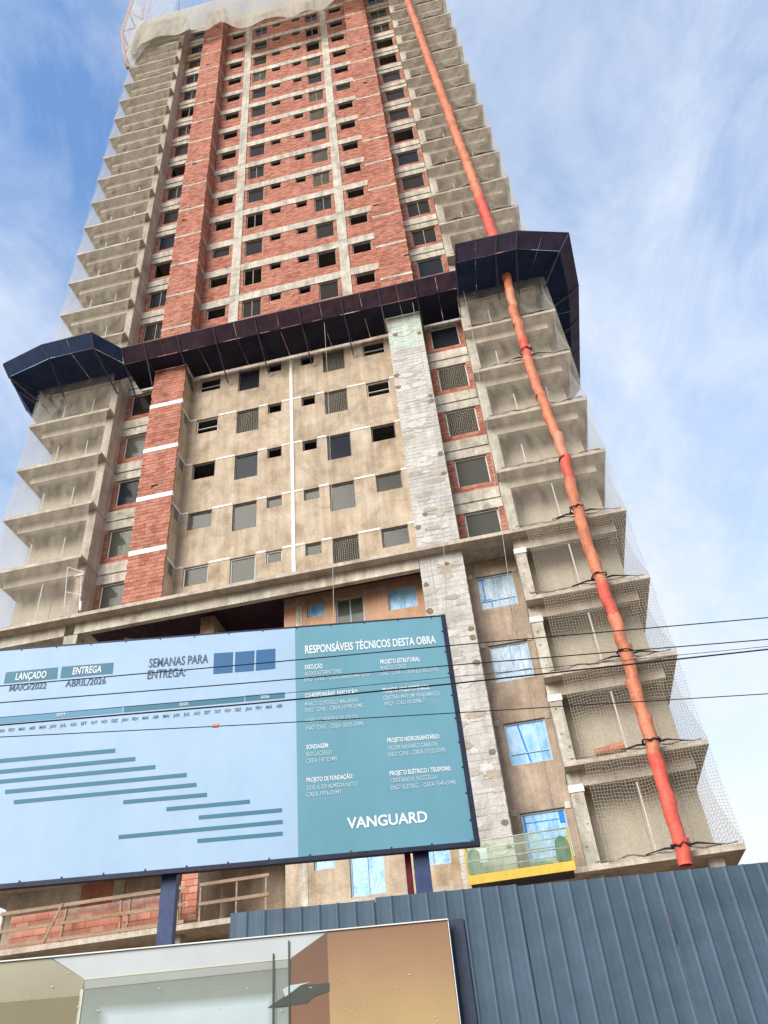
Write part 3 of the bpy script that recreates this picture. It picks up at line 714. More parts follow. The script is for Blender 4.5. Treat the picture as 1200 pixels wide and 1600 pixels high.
for kk in range(-3, TOP+1):
    z0, z1 = S(kk-1), S(kk)
    for s in (-1, 1):
        side = 'chute-side' if s > 0 else 'chute-less'
        if s < 0 and kk <= 0: continue
        ph = rn.uniform(0, 6)
        # side nets between the slab ends
        coarse = s > 0 and kk <= 0
        sag = rn.uniform(.30, .42) if coarse else rn.uniform(.18, .34)
        def Pside(a, c, s=s, z0=z0, z1=z1, ph=ph, sag=sag):
            y = -1.47 + a*3.4
            return (s*(12.775 - sag*math.sin(math.pi*c**.8) + .03*math.sin(a*9+ph+c*4)), y, z1+(z0-z1)*c + .02)
        net('side_net', Pside, 10, 10, 'net_coarse' if coarse else 'net_white', f'{"coarse knotted" if coarse else "thin white"} net down the {side} balcony flank, {storey_words(kk)}', 'nets down the balcony flanks', 3.4, 3.0)
        # front nets
        if s > 0 and kk != 6:
            m = 'net_coarse' if kk <= 0 else ('net_beige' if kk >= 7 else 'net_soft')
            xa, xb = (9.15, 12.77) if kk <= 0 else (8.62, 12.77)
            full = 1.0
            def Pf(a, c, z0=z0, z1=z1, ph=ph, xa=xa, xb=xb):
                x = xa+(xb-xa)*a; sg = .16*math.sin(math.pi*c)
                return (x, -1.475 + sg*.55 - .05*math.sin(a*11+ph)*c - .03*math.sin(a*23+ph*2)*(c**2) - .05*c**6, z1-.10+(z0-z1+.07)*c + .05*math.sin(a*6+ph)*math.sin(math.pi*c))
            net('balcony_net', Pf, 22, 10, m, f'{"coarse knotted" if kk <= 0 else ("dense beige" if kk >= 7 else "thin beige")} net across the chute-side balcony front, {storey_words(kk)}', 'nets across the chute-side balconies', 4, 3)
        elif s < 0:
            def Pf(a, c, z0=z0, z1=z1, ph=ph):
                x = -12.77+4.1*a
                return (x, -1.475 + .09*math.sin(math.pi*c) - .04*math.sin(a*11+ph)*c, z1-.12+(z0-z1+.1)*c)
            net('balcony_net', Pf, 20, 8, 'net_soft', f'faint net across the chute-less balcony front, {storey_words(kk)}', 'nets across the chute-less balconies', 4, 3)
        # rolled net edge lying on the slab
        if s > 0 and kk >= -3:
            k = MB(); pts = []
            n = 26
            for i in range(n+1):
                a = i/n; pts.append((8.8+3.8*a, -1.44-.03*math.sin(a*17+ph), z0+.03+.05*abs(math.sin(a*8+ph))+.03*math.sin(a*31)))
            k.tube(pts, [.010+.018*abs(math.sin(i*.9+ph)) for i in range(n+1)], 6)
            o = k.build('net_roll', 'patch', smooth=True); 
            tag(o, f'dark rolled net edge along the chute-side slab, {storey_words(kk)}', 'net roll', 'rolled net edges on the chute-side slabs')

# the big drape round the top storeys
hempx = [(196,92), (207,84), (221,66), (253.7,58), (288,50), (314,44), (344.7,39), (375,41), (397,39), (440,26), (472,20), (505,12), (540,-6), (580,-14), (640,-30)]
hp = [on_y(u, v, -2.0) for u, v in hempx]
def hem_at(a):
    t = a*(len(hp)-1); i = min(int(t), len(hp)-2); return hp[i].lerp(hp[i+1], t-i)
def Pd(a, c):
    b = hem_at(a); t = Vector((b.x*.985, -1.62, S(TOP)+.6)); q = t.lerp(b, c)
    q.y += -.38*math.sin(math.pi*c)*(1+.4*math.sin(a*19)) + .12*math.sin(a*46+c*3)*c; q.z += (.30*math.sin(a*33)+.22*math.sin(a*61+1))*c*c
    return q
net('draped_net', Pd, 110, 16, 'net_drape', 'heavy beige net draped round the topmost storeys', None, 26, 6)
# outrigger frames at the roof corner
k0 = empty('roof_outrigger', (-12.6, -1.5, 71.1), 'salmon steel outrigger frame bowed out at the top corner of the tower', 'frame')
def tubepart(name, pts, r, m, parent, n=8):
    k = MB(); k.tube(pts, r, n); return k.build(name, m, parent, smooth=True)
OP = [(-12.75,-1.5,71.0), (-13.5,-1.5,74.5), (-14.35,-1.5,79.4), (-14.3,-1.5,84), (-14.2,-1.5,88)]
tubepart('rib', OP, .13, 'steel_pink', k0)
OP2 = [(-12.75,2.0,71.0), (-13.5,2.0,74.5), (-14.35,2.0,79.4), (-14.3,2.0,84), (-14.2,2.0,88)]
tubepart('rib', OP2, .13, 'steel_pink', k0)
for a, c in (((-14.35,-1.5,79.4), (-12.4,-1.5,79.6)), ((-13.5,-1.5,74.5), (-12.3,-1.5,76.9)), ((-14.3,-1.5,84), (-12.6,-1.5,81)), ((-12.6,-1.5,81), (-13.2,-1.5,88)), ((-14.35,-1.5,79.4), (-14.35,2,79.4)), ((-13.5,-1.5,74.5), (-13.5,2,74.5)), ((-14.3,-1.5,84), (-14.3,2,84)), ((-14.35,2,79.4), (-12.3,2,79.6)), ((-12.3,-1.45,73.5), (-12.3,-1.45,88)), ((-9.2,-1.45,79.6), (-9.8,-1.45,88))):
    tubepart('brace', [a, c], .06, 'steel_pink', k0, 6)
def Po(a, c):
    t = c*(len(OP)-1); i = min(int(t), len(OP)-2); q = Vector(OP[i]).lerp(Vector(OP[i+1]), t-i); q.x -= .12; q.y = -1.5+a*3.5; return q
net('outrigger_net', Po, 6, 16, 'net_white', 'thin white net stretched down the back of the salmon outrigger frame', None, 3.5, 17)
def Po2(a, c):
    t = c*(len(OP)-1); i = min(int(t), len(OP)-2); q = Vector(OP[i]).lerp(Vector(OP[i+1]), t-i); q.y = -1.62; q.x += (-9.6-q.x)*a*min(1, .15+c*1.6); return q
net('outrigger_net', Po2, 8, 16, 'net_white', 'thin white net filling the front of the salmon outrigger frame', None, 4, 17)

# ================================================================ debris chute
ch = [(630,-30), (636,0), (655,50), (672,100), (697,165), (720,230), (742,290), (770,365), (790,425), (800,470), (812,520), (828,570), (845,620), (862,660), (878,700), (890,750), (905,810), (932,890), (960,965), (985,1050), (1018,1160), (1045,1255), (1072,1352)]
cp = [on_y(u, v, -1.86) for u, v in ch]
chute = empty('debris_chute', cp[-1], 'long orange and red debris chute hanging down the balcony stack', 'chute')
tot = [0]
for a, b in zip(cp, cp[1:]): tot.append(tot[-1]+(b-a).length)
def chp(d):
    for i in range(len(tot)-1):
        if d <= tot[i+1]: return cp[i].lerp(cp[i+1], (d-tot[i])/(tot[i+1]-tot[i]))
    return cp[-1]
O_, R_, P_ = 'chute_orange', 'chute_red', 'chute_pale'
CHC = [(40.5, O_), (35.6, R_), (32, O_), (30.9, P_), (28.8, O_), (27.2, R_), (26.0, O_), (25.2, R_), (22.7, O_), (21.8, P_), (21.0, R_), (16.0, O_), (15.2, R_), (13.0, O_), (12.2, R_), (10.9, O_), (10.2, P_), (8.5, R_), (7.9, O_), (7.3, R_), (-9, O_)]
d = 0; i = 0
while d < tot[-1]-.2:
    e = min(d+1.22, tot[-1]); p, q = chp(d), chp(e); z = p.z
    m = next(mm for zz, mm in CHC if z > zz)
    k = MB(); dirv = (q-p); w0 = Vector((random.uniform(-.05, .05), random.uniform(-.03, .03), 0)); nr = 9; sc = (.92 if z > 34 else .72)
    ax = dirv.normalized(); ex = ax.cross(Vector((0, 1, 0))).normalized(); ey = ex.cross(ax)
    ph = [random.uniform(0, 6.28) for _ in range(4)]; crush = random.uniform(0, .07)
    for rr in range(nr):
        t = rr/(nr-1); cpt = p - dirv*.04 + dirv*t*1.04 + w0*(1-t) + Vector((.018*math.sin(t*9+ph[0]), 0, 0))
        base = (.292 if rr == 0 else .296 if rr == 1 else .286 - .034*t)*sc
        for kk2 in range(18):
            th = 2*math.pi*kk2/18
            rad = base*(1 + .022*math.sin(th*3+ph[1]+t*5) + .018*math.sin(th*5+ph[2]-t*11) - crush*math.sin(math.pi*t)*max(0, math.cos(th-ph[3]))) + random.uniform(-.003, .003)
            k.v.append(tuple(cpt + ex*math.cos(th)*rad + ey*math.sin(th)*rad))
    for rr in range(nr-1):
        for kk2 in range(18):
            k3 = (kk2+1) % 18; k.f.append((rr*18+kk2, rr*18+k3, (rr+1)*18+k3, (rr+1)*18+kk2)); k.r.append(0)
    k.build('chute_section', m, chute, smooth=True)
    if any(abs(z-t) < .62 for t in (24.9, 21.6)): 
        k = MB(); k.tube([p+dirv*.03, p+dirv*.09], .222, 18); k.build('ring', 'rubber', chute)
    d = e - .06; i += 1
# loops of dark net and straps where the chute crosses the slabs
for kk in (-4, -3, -2, -1, 0, 3):
    z = S(kk); t = min(range(len(cp)), key=lambda i: abs(cp[i].z-z)); 
    c0 = None
    for i in range(len(cp)-1):
        if cp[i].z >= z >= cp[i+1].z: c0 = cp[i].lerp(cp[i+1], (cp[i].z-z)/(cp[i].z-cp[i+1].z))
    if c0 is None: c0 = cp[-1]
    k = MB(); pts = [(c0.x+.235*math.cos(t*.45)*random.uniform(.95, 1.15), c0.y+.225*math.sin(t*.45), z+.05+random.uniform(-.05, .06)) for t in range(15)]
    k.tube(pts, [random.uniform(.012, .04) for _ in pts], 6); k.tube([(c0.x-.9, -1.5, z+.05), (c0.x-.35, -1.55, z+.12), (c0.x, -1.52, z+.09), (c0.x+.5, -1.53, z+.16), (c0.x+1.1, -1.5, z+.04)], [.012, .03, .035, .03, .01], 6)
    k.build('strap', 'rubber', chute, smooth=True)
k = MB(); q0, q1 = Vector((9.55, -1.22, S(-3)+.18)), Vector((10.45, -1.28, S(-3)+.24))
k.tube([q0, q0.lerp(q1, .5), q1], [.13, .145, .155], 16, cap=False); k.tube([q0, q0.lerp(q1, .5), q1], [.115, .13, .14], 16, cap=False)
k2 = MB(); k2.v = [tuple(v) for v in k.v]; k2.f = k.f; k2.r = k.r
tag(k.build('loose_chute_section', 'chute_orange', smooth=True), 'short loose orange chute section lying on a balcony slab edge', 'chute section')

# ================================================================ suspended platform and its ropes
g = empty('suspended_platform', (6.8, -1.5, 7.1), 'yellow suspended work platform with green mesh sides hanging before the washed brick pier', 'work platform')
X0, X1, Y0, Y1, ZB = 5.36, 8.24, -1.92, -1.12, 7.10
onebox('deck', 'steel_dark', g, X0+.05, X1-.05, Y0+.03, Y1-.03, ZB, ZB+.05)
onebox('toe_board', 'yellow_paint', g, X0, X1, Y0-.02, Y0+.02, ZB+.02, ZB+.26)
onebox('toe_board', 'yellow_paint', g, X0, X1, Y1-.02, Y1+.02, ZB+.02, ZB+.2)
for x in (X0, X1):
    k = MB()
    for y in (Y0, Y1): k.tube([(x, y, ZB+.03), (x, y, ZB+1.12)], .028, 8)
    k.tube([(x, Y0, ZB+1.12), (x, Y1, ZB+1.12)], .026, 8); k.tube([(x, Y0, ZB+.6), (x, Y1, ZB+.6)], .022, 8)
    k.build('end_frame', 'yellow_paint', g)
for z in (.62, 1.12):
    for y in (Y0, Y1): tubepart('rail', [(X0, y, ZB+z), (X1, y, ZB+z)], .02, 'rope', g)
def meshp(x0, x1, y):
    me = MB(); n = 14
    for i in range(n):
        for j in range(5):
            f = lambda a, c: (x0+(x1-x0)*a, y-.02-.025*math.sin(a*23+c*2), ZB+.27+.83*c)
            me.quad(f(i/n, j/5), f((i+1)/n, j/5), f((i+1)/n, (j+1)/5), f(i/n, (j+1)/5))
    o = me.build('mesh_panel', 'mesh_green', g); ul = o.data.uv_layers.new(name='UVMap')
    for lp in o.data.loops: v = o.data.vertices[lp.vertex_index].co; ul.data[lp.index].uv = (v.x, v.z)
meshp(X0, (X0+X1)/2, Y0); meshp((X0+X1)/2, X1, Y0)
for x in (X0+.2, X1-.22):
    k = MB(); zz = ZB+.75; k.tube([(x, -1.5, ZB+.3), (x-.02, -1.5, ZB+.42), (x+.02, -1.5, ZB+.7), (x, -1.5, ZB+.95), (x, -1.5, ZB+1.05)], [.10, .19, .21, .17, .05], 10); k.build('hoist', 'green_tarp', g, smooth=True)
for a, c in ((X0+.2, 0), (X1-.22, 0)):
    k = MB(); k.tube([(a, -1.5, ZB+1.0), (a+.02, -1.55, 13), (a, -1.5, S(0)-.16)], .004, 5); k.build('hoist_cable', 'cable', g)
k = MB(); k.tube([(7.35, -1.55, ZB+.06), (7.35, -1.55, ZB+.36)], [.30, .36], 18); tag(k.build('plastic_tub', 'green_tub'), 'dull green plastic tub standing in the suspended work platform', 'tub')
k = MB(); k.slabq((5.45, -1.62, ZB+.62), (5.95, -1.62, ZB+.62), (5.95, -1.5, ZB+1.02), (5.45, -1.5, ZB+1.02), .02); o = k.build('white_sheet', 'print_white'); tag(o, 'white plastic sheet propped in the suspended work platform', 'sheet')
for j, (u0, v0, u1, v1, words) in enumerate(((512, 590, 522, 985, 'thin pale rope hanging down the plastered front past the netted windows'), (684, 700, 700, 1010, 'thin pale rope hanging down the whitewashed brick pier'), (735, 500, 806, 985, 'thin pale rope hanging between the brick side bay and the chute-side balconies'))):
    a, c = on_y(u0, v0, -1.62), on_y(u1, v1, -1.62)
    k = MB(); top = Vector((a.x, -1.65, ZD-.06)); k.tube([top, a, a.lerp(c, .5)+Vector((.04, -.02, 0)), c], .011, 5); tag(k.build('rope', 'rope'), words, 'rope')

# ================================================================ guard rail on the lowest open floor
g = empty('timber_guardrail', (-6, -1.3, S(-4)), 'rough timber guard rail before the orange brick parapet', 'guard rail')
zb = S(-4)
for x in (-9.0, -7.0, -5.1, -4.9, -3.3): k = MB(); k.bar((x, -1.25, zb), (x+random.uniform(-.1, .1), -1.2, zb+1.08), .05, .07); k.build('post', 'wood', g)
for z in (.12, .55, 1.05): k = MB(); k.bar((-9.1, -1.3, zb+z), (-3.1, -1.3, zb+z+random.uniform(-.03, .03)), .03, .10); k.build('rail', 'wood', g)
k = MB(); k.bar((-7.5, -1.33, zb+.05), (-7.05, -1.33, zb+1.1), .03, .07); k.build('brace', 'wood', g)
g = empty('timber_guardrail', (-1.6, -1.3, S(-4)), 'short pale timber rail beside the blue metal fence top', 'guard rail')
for x in (-2.62, -1.5, -.6): k = MB(); k.bar((x, -1.3, zb), (x, -1.3, zb+1.05), .05, .05); k.build('post', 'wood', g)
for z in (.5, 1.03): k = MB(); k.bar((-2.65, -1.34, zb+z), (-.5, -1.34, zb+z), .03, .09); k.build('rail', 'wood', g)

# ================================================================ blue metal fence
FD = 6.0
def fence_sheet(root, s0, s1, z0, z1, d, m):
    k = MB(); p = .125; prof = []
    s = s0
    prof_pts = []
    n = int(round((s1-s0)/p))
    for i in range(n):
        a = s0+i*p; prof_pts += [(a, 0), (a+.045, .002), (a+.092, .0), (a+.100, -.006), (a+.108, -.009), (a+.117, -.006)]
    prof_pts.append((s1, 0))
    for (a, da), (b, db) in zip(prof_pts, prof_pts[1:]):
        k.quad(street(a, d+da, z0), street(b, d+db, z0), street(b, d+db, z1), street(a, d+da, z1))
    for (a, da), (b, db) in zip(prof_pts, prof_pts[1:]):
        k.quad(street(b, d+da*0+db+.003, z0), street(a, d+da+.003, z0), street(a, d+da+.003, z1), street(b, d+db+.003, z1))
    return k.build('sheet', m, root)
fence = empty('metal_fence', street(0, FD, .13), 'slate blue corrugated metal site fence along the pavement', 'fence')
s = -1.02; i = 0
while s < 9:
    fence_sheet(fence, s+.002, s+.998, .14, 3.0+random.uniform(-.012, .012), FD+(i % 2)*.004, 'fence_blue'); s += 1.0; i += 1
for z in (.7, 1.6, 2.6):
    k = MB(); k.bar(street(-1.02, FD+.09, z), street(9, FD+.09, z), .05, .08); k.build('rail', 'steel_dark', fence)
for s in range(0, 10, 2): k = MB(); k.bar(street(s-1, FD+.17, .13), street(s-1, FD+.17, 2.9), .08); k.build('post', 'steel_dark', fence)
k = MB(); k.hexa([street(.50, FD-.018, .14), street(.585, FD-.018, .14), street(.585, FD-.01, .14), street(.50, FD-.01, .14), street(.49, FD-.018, 2.82), street(.57, FD-.018, 2.82), street(.57, FD-.01, 2.82), street(.49, FD-.01, 2.82)])  # narrow strip coloured darker than the fence sheets
o = k.build('slate_strip', 'fence_slate', fence); o['label'] = 'dark slate strip on the blue fence'

# ================================================================ printed boards
def board_poly(root, pts_sz, d, m, name='print', t=.002):
    k = MB(); k.poly([street(s, d, z) for s, z in pts_sz]); return k.build(name, m, root)
def px_poly(root, pxs, dplane, lift, m, name='print'):
    return board_poly(root, [on_street(u, v, dplane) for u, v in pxs], dplane-lift, m, name)
def text(root, body, bl, br, cap, d, lift, m, bold=0.0, align='fit', ref=None):
    cu = bpy.data.curves.new('lettering', 'FONT'); cu.body = body; cu.size = 1; cu.offset = bold; cu.fill_mode = 'FRONT'; cu.resolution_u = 3
    ob = bpy.data.objects.new('lettering_tmp', cu); col.objects.link(ob); bpy.context.view_layer.update()
    dg = bpy.context.evaluated_depsgraph_get(); me = bpy.data.meshes.new_from_object(ob.evaluated_get(dg))
    bpy.data.objects.remove(ob); bpy.data.curves.remove(cu)
    if not me.vertices: return
    xs = [v.co.x for v in me.vertices]; x0, x1 = min(xs), max(xs)
    s0, za = on_street(*bl, d); s1, zb_ = on_street(*br, d); z = (za+zb_)/2
    zc = on_street(bl[0], bl[1]-cap, d)[1]-za
    off = wloc(root)
    for v in me.vertices:
        q = street(s0+(v.co.x-x0)/(x1-x0)*(s1-s0), d-lift, z+v.co.y/.729*zc) - off
        v.co = q
    me.materials.clear(); me.materials.append(MATS[m]); me.update()
    o = bpy.data.objects.new('lettering', me); col.objects.link(o); o.parent = root; return o

BD = 9.0
bb = empty('billboard', street(-.8, BD+.1, 0), 'large pale blue and teal works billboard on steel posts, works schedule and technical credits', 'billboard')
SL, SR, ZBt, ZTp = -7.6, 1.11, 4.15, 7.03
def bbox(name, m, s0, s1, d0, d1, z0, z1):
    k = MB(); k.hexa([street(s0,d0,z0), street(s1,d0,z0), street(s1,d1,z0), street(s0,d1,z0), street(s0,d0,z1), street(s1,d0,z1), street(s1,d1,z1), street(s0,d1,z1)]); return k.build(name, m, bb)
sp = -.82
bbox('panel', 'print_pale', SL, sp, BD, BD+.03, ZBt+.03, ZTp)
bbox('panel', 'print_teal', sp, SR-.02, BD, BD+.03, ZBt+.03, ZTp)
bbox('frame_bar', 'board_frame', SL, SR+.04, BD-.02, BD+.06, ZBt-.02, ZBt+.028)
bbox('frame_bar', 'board_frame', SR-.018, SR+.04, BD-.02, BD+.10, ZBt+.029, ZTp+.02)
bbox('frame_bar', 'board_frame', SL, SR-.02, BD-.004, BD+.10, ZTp+.001, ZTp+.022)
for i in range(20):
    s = SL+.2+i*.44
    if s < SR: bbox('clip', 'board_frame', s, s+.012, BD-.006, BD-.001, ZTp-.018, ZTp+.0); bbox('clip', 'board_frame', s+.1, s+.112, BD-.012, BD-.001, ZBt+.03, ZBt+.05)
for i in range(9): bbox('clip', 'board_frame', SR-.04, SR-.019, BD-.006, BD-.001, ZBt+.25+i*.3, ZBt+.265+i*.3)
for s, wd in ((-2.22, .16), (.505, .17), (-5.2, .16)):
    k = MB(); k.hexa([street(s-wd/2,BD+.11,.0), street(s+wd/2,BD+.11,0), street(s+wd/2,BD+.27,0), street(s-wd/2,BD+.27,0), street(s-wd/2,BD+.11,6.8), street(s+wd/2,BD+.11,6.8), street(s+wd/2,BD+.27,6.8), street(s-wd/2,BD+.27,6.8)]); k.build('post', 'post_blue', bb)
k = MB(); k.bar(street(.36, BD+.2, 0), street(.36, BD+.2, 6.6), .06); k.build('brace_post', 'dark_red', bb)
for z in (4.6, 5.6, 6.6): k = MB(); k.bar(street(SL, BD+.07, z), street(SR, BD+.07, z), .05, .06); k.build('back_rail', 'board_frame', bb)
c2 = lambda x, y: (x/3, 960+y/3)
tx = lambda *a, **kw: text(bb, *a, BD, .006, **kw)
T1 = [('RESPONSÁVEIS TÉCNICOS DESTA OBRA', (476.9,1021.5), (681.5,1005), 12.5, 'print_white', .02)]
rows = [('EXECUÇÃO:', (476.6,1045.8), (504.9,1044.2), 1), ('ALEXIS KITSANTONIS', (476,1056.5), (534,1051.9), 0), ('ENGº CIVIL - CREA 5060053447-D/SP', (475.7,1064.5), (579.5,1057.7), 0),
 ('CO-RESPONSÁVEL EXECUÇÃO:', (476.6,1090.8), (559.5,1083.8), 1), ('MARCO GUYCHELLY MAGANHA', (476.9,1103.7), (559.5,1097.4), 0), ('ENGº CIVIL - CREA 19799-D/MS', (477.3,1113), (567.2,1106), 0),
 ('FABRÍCIO PEREIRA DE SOUZA', (477.8,1130.5), (559.7,1122.8), 0), ('ENGº CIVIL - CREA 18305-D/MS', (478,1141), (568.3,1134), 0),
 ('PROJETO ESTRUTURAL:', (594.5,1037.6), (657,1033.2), 1), ('MARCIO CONTI', (595.2,1047.2), (634.8,1044.4), 0), ('ENGº CIVIL - CREA 621302-D/PR', (595.6,1056), (685,1048.8), 0),
 ('PROJETO ARQUITETÔNICO:', (598.2,1082.7), (672,1076.8), 1), ('CRISTINA MAYUMI WAKAMATSU', (599.1,1093.6), (688,1087.3), 0), ('ARQª - CAU A130986-7', (600.5,1103), (664.5,1097.8), 0),
 ('SONDAGEM:', (478.8,1170.5), (513.6,1168.4), 1), ('NOLLACESSIO', (478.8,1182.1), (518.8,1178.8), 0), ('CREA 147-D/MS', (478.8,1192.4), (527,1189), 0),
 ('PROJETO DE FUNDAÇÃO:', (479.3,1222), (551.6,1216.7), 1), ('JOSÉ A. DE ALMEIDA NETO', (479.5,1234.3), (558.8,1228.3), 0), ('CREA 1976-D/MT', (479.3,1245), (534.3,1240.7), 0),
 ('PROJETO HIDROSSANITÁRIO:', (605.3,1160), (687.5,1154.2), 1), ('VALDIR NAVARRO CARRION', (606,1172.3), (684,1165.8), 0), ('ENGº CIVIL - CREA 17123-D/PR', (606.6,1182), (697,1175.4), 0),
 ('PROJETO ELÉTRICO / TELEFONE:', (609.2,1211.6), (705.3,1204), 1), ('CRISTIANO R. NOZZELLA', (610.5,1222.7), (682.8,1217.5), 0), ('ENGº ELETRIC. - CREA 7549-D/MS', (611,1233.5), (713,1226.5), 0)]
for b_, bl, br, cap, m, bo in T1: text(bb, b_, bl, br, cap, BD, .006, m, bo)
for b_, bl, br, hd in rows: text(bb, b_, bl, br, 7.0, BD, .006, 'print_white' if hd else 'print_softwhite', .02 if hd else .006)
text(bb, 'VANGUARD', (542.8,1295), (668.6,1284), 17.5, BD, .006, 'print_white', .022)
px_poly(bb, [c2(28,272), c2(18,325), c2(268,302), c2(272,248)], BD, .003, 'print_mid'); px_poly(bb, [c2(290,246), c2(283,300), c2(528,278), c2(533,226)], BD, .003, 'print_mid')
text(bb, 'LANÇADO', (24,1062.7), (71.7,1059.3), 11, BD, .007, 'print_white', .018); text(bb, 'ENTREGA', (113.3,1054), (158.3,1050.7), 11, BD, .007, 'print_white', .018)
text(bb, 'MAIO/2022', (14,1080), (71.7,1076), 10, BD, .006, 'print_grey', .014); text(bb, 'ABRIL/2026', (101.7,1074), (165,1068), 10.5, BD, .006, 'print_grey', .014)
text(bb, 'SEMANAS PARA', (232.3,1042.7), (325,1036), 14, BD, .006, 'print_grey', .014); text(bb, 'ENTREGA:', (230,1061), (289.3,1056.7), 14, BD, .006, 'print_grey', .014)
px_poly(bb, [c2(1003,183), c2(1000,280), c2(1090,273), c2(1093,177)], BD, .003, 'print_blue'); px_poly(bb, [c2(1103,177), c2(1100,272), c2(1190,265), c2(1193,170)], BD, .003, 'print_blue'); px_poly(bb, [(400.5,1016), (399.5,1048), (430,1045), (430.3,1013.5)], BD, .003, 'print_blue')
px_poly(bb, [c2(-300,512), c2(-300,540), c2(573,460), c2(573,432)], BD, .003, 'print_lightbar'); px_poly(bb, [c2(579,432), c2(579,460), c2(1145,409), c2(1145,383)], BD, .003, 'print_mid'); px_poly(bb, [(383.2,1087), (383.2,1096), (445,1090.7), (445,1081.8)], BD, .003, 'print_mid')
for t_, (u, v) in (('2024', (95,1119)), ('2025', (287,1103)), ('2026', (414,1091.5))): text(bb, t_, (u-7, v), (u+7, v-1.2), 4.5, BD, .007, 'print_white', .01)
MON = ['JAN', 'FEV', 'MAR', 'ABR', 'MAI', 'JUN', 'JUL', 'AGO', 'SET', 'OUT', 'NOV', 'DEZ']
for i in range(28):
    u = 1.7+16.1*i; v = 960+(555-.0893*(u*3))/3; text(bb, MON[i % 12], (u-4.8, v), (u+4.8, v-.9), 5.2, BD, .006, 'print_grey', .008)
for x0, y0, x1, y1 in ((-600,741,540,638), (-500,786,634,677), (-400,822,728,715), (24,832,875,752), (65,880,921,798), (578,880,970,845), (780,913,1171,877), (932,952,1322,917), (556,1044,1325,972), (925,1062,1325,1027)):
    px_poly(bb, [c2(x0,y0-9), c2(x0,y0+10), c2(x1,y1+10), c2(x1,y1-9)], BD, .003, 'print_mid')

# picture hoarding at the pavement: an interior view in creams, pale greys and tan
HD = 5.9
def mat_print(name, c0, c1, z0, z1):
    m = mat(name, [(1, 1, 1), (1, 1, 1)], 1, rough=.55, bump=.0, grain=.06, fine=9); n = m.node_tree.nodes; l = m.node_tree.links
    g_ = n.new('ShaderNodeNewGeometry'); sp_ = n.new('ShaderNodeSeparateXYZ'); l.new(g_.outputs['Position'], sp_.inputs[0])
    mr = n.new('ShaderNodeMapRange'); mr.inputs[1].default_value = z0; mr.inputs[2].default_value = z1; l.new(sp_.outputs[2], mr.inputs[0])
    mxn = n.new('ShaderNodeMix'); mxn.data_type = 'RGBA'; mxn.inputs['A'].default_value = (*c0, 1); mxn.inputs['B'].default_value = (*c1, 1); l.new(mr.outputs[0], mxn.inputs['Factor'])
    nz = n.new('ShaderNodeTexNoise'); nz.inputs['Scale'].default_value = 3.5; nz.inputs['Detail'].default_value = 4; l.new(g_.outputs['Position'], nz.inputs['Vector'])
    m2 = n.new('ShaderNodeMapRange'); m2.inputs[3].default_value = .86; m2.inputs[4].default_value = 1.12; l.new(nz.outputs[0], m2.inputs[0])
    mu = n.new('ShaderNodeMix'); mu.data_type = 'RGBA'; mu.blend_type = 'MULTIPLY'; mu.inputs['Factor'].default_value = 1; l.new(mxn.outputs['Result'], mu.inputs['A']); l.new(m2.outputs[0], mu.inputs['B'])
    l.new(mu.outputs['Result'], n['Principled BSDF'].inputs['Base Color'])
mat_print('ad_tan', (0.432,0.302,0.144), (0.259,0.144,0.086), 2.1, 2.8)
mat_print('ad_brown', (0.225,0.112,0.068), (0.150,0.090,0.060), 2.1, 2.8)
mat_print('ad_ceiling', (0.432,0.461,0.461), (0.446,0.475,0.475), 2.3, 2.8)
mat_print('ad_cornice', (0.259,0.281,0.259), (0.317,0.331,0.302), 2.3, 2.8)
mat_print('ad_wall', (0.290,0.350,0.317), (0.198,0.218,0.185), 2.1, 2.6)
mat_print('ad_cream', (0.187,0.156,0.090), (0.328,0.300,0.218), 2.1, 2.8)
mat_print('ad_cream_low', (0.176,0.148,0.088), (0.192,0.164,0.100), 2.1, 2.8)
mat_print('ad_light', (0.422,0.490,0.490), (0.408,0.476,0.476), 2.1, 2.8)
mat_print('ad_fleck', (.50,.49,.45), (.54,.53,.49), 2.1, 2.8)
mat_print('ad_dark', (0.049,0.059,0.049), (0.070,0.077,0.063), 2.1, 2.8)
mat_print('ad_line', (0.496,0.480,0.384), (0.528,0.512,0.416), 2.1, 2.8)
hd = empty('picture_hoarding', street(-1.5, HD, .13), 'printed picture hoarding of a cream and tan room interior along the pavement', 'hoarding')
k = MB(); k.hexa([street(-7, HD, .13), street(.455, HD, .13), street(.455, HD+.04, .13), street(-7, HD+.04, .13), street(-7, HD, 2.80), street(.455, HD, 2.80), street(.455, HD+.04, 2.80), street(-7, HD+.04, 2.80)]); k.build('panel', 'ad_wall', hd)
hp_ = lambda u, v: on_street(u, v, HD)
def down(u, v, z=.2): return (hp_(u, v)[0], z)
def adp(pts, m, lift): board_poly(hd, pts, HD-lift, m)
TL = lambda u: (hp_(u, 1508-u*73/700)[0], 2.797)
adp([(-6.9, 2.797), (-6.9, .2), down(128,1600), hp_(132,1530), hp_(82,1500), TL(82)], 'ad_cream', .003)
adp([(-6.9, 2.42), (-6.9, .2), down(128,1600), hp_(126,1556), hp_(0,1567)], 'ad_cream_low', .005)
adp([TL(82), hp_(132,1530), hp_(455,1497), hp_(511,1458), TL(511)], 'ad_ceiling', .003)
adp([hp_(132,1531), hp_(132,1546), hp_(452,1512), hp_(455,1498)], 'ad_cornice', .003)
adp([hp_(126,1546), down(126,1546), down(130,1546), hp_(131,1546)], 'ad_line', .005)
adp([hp_(132,1529), hp_(132,1531.5), hp_(455,1498.5), hp_(455,1496)], 'ad_line', .006)
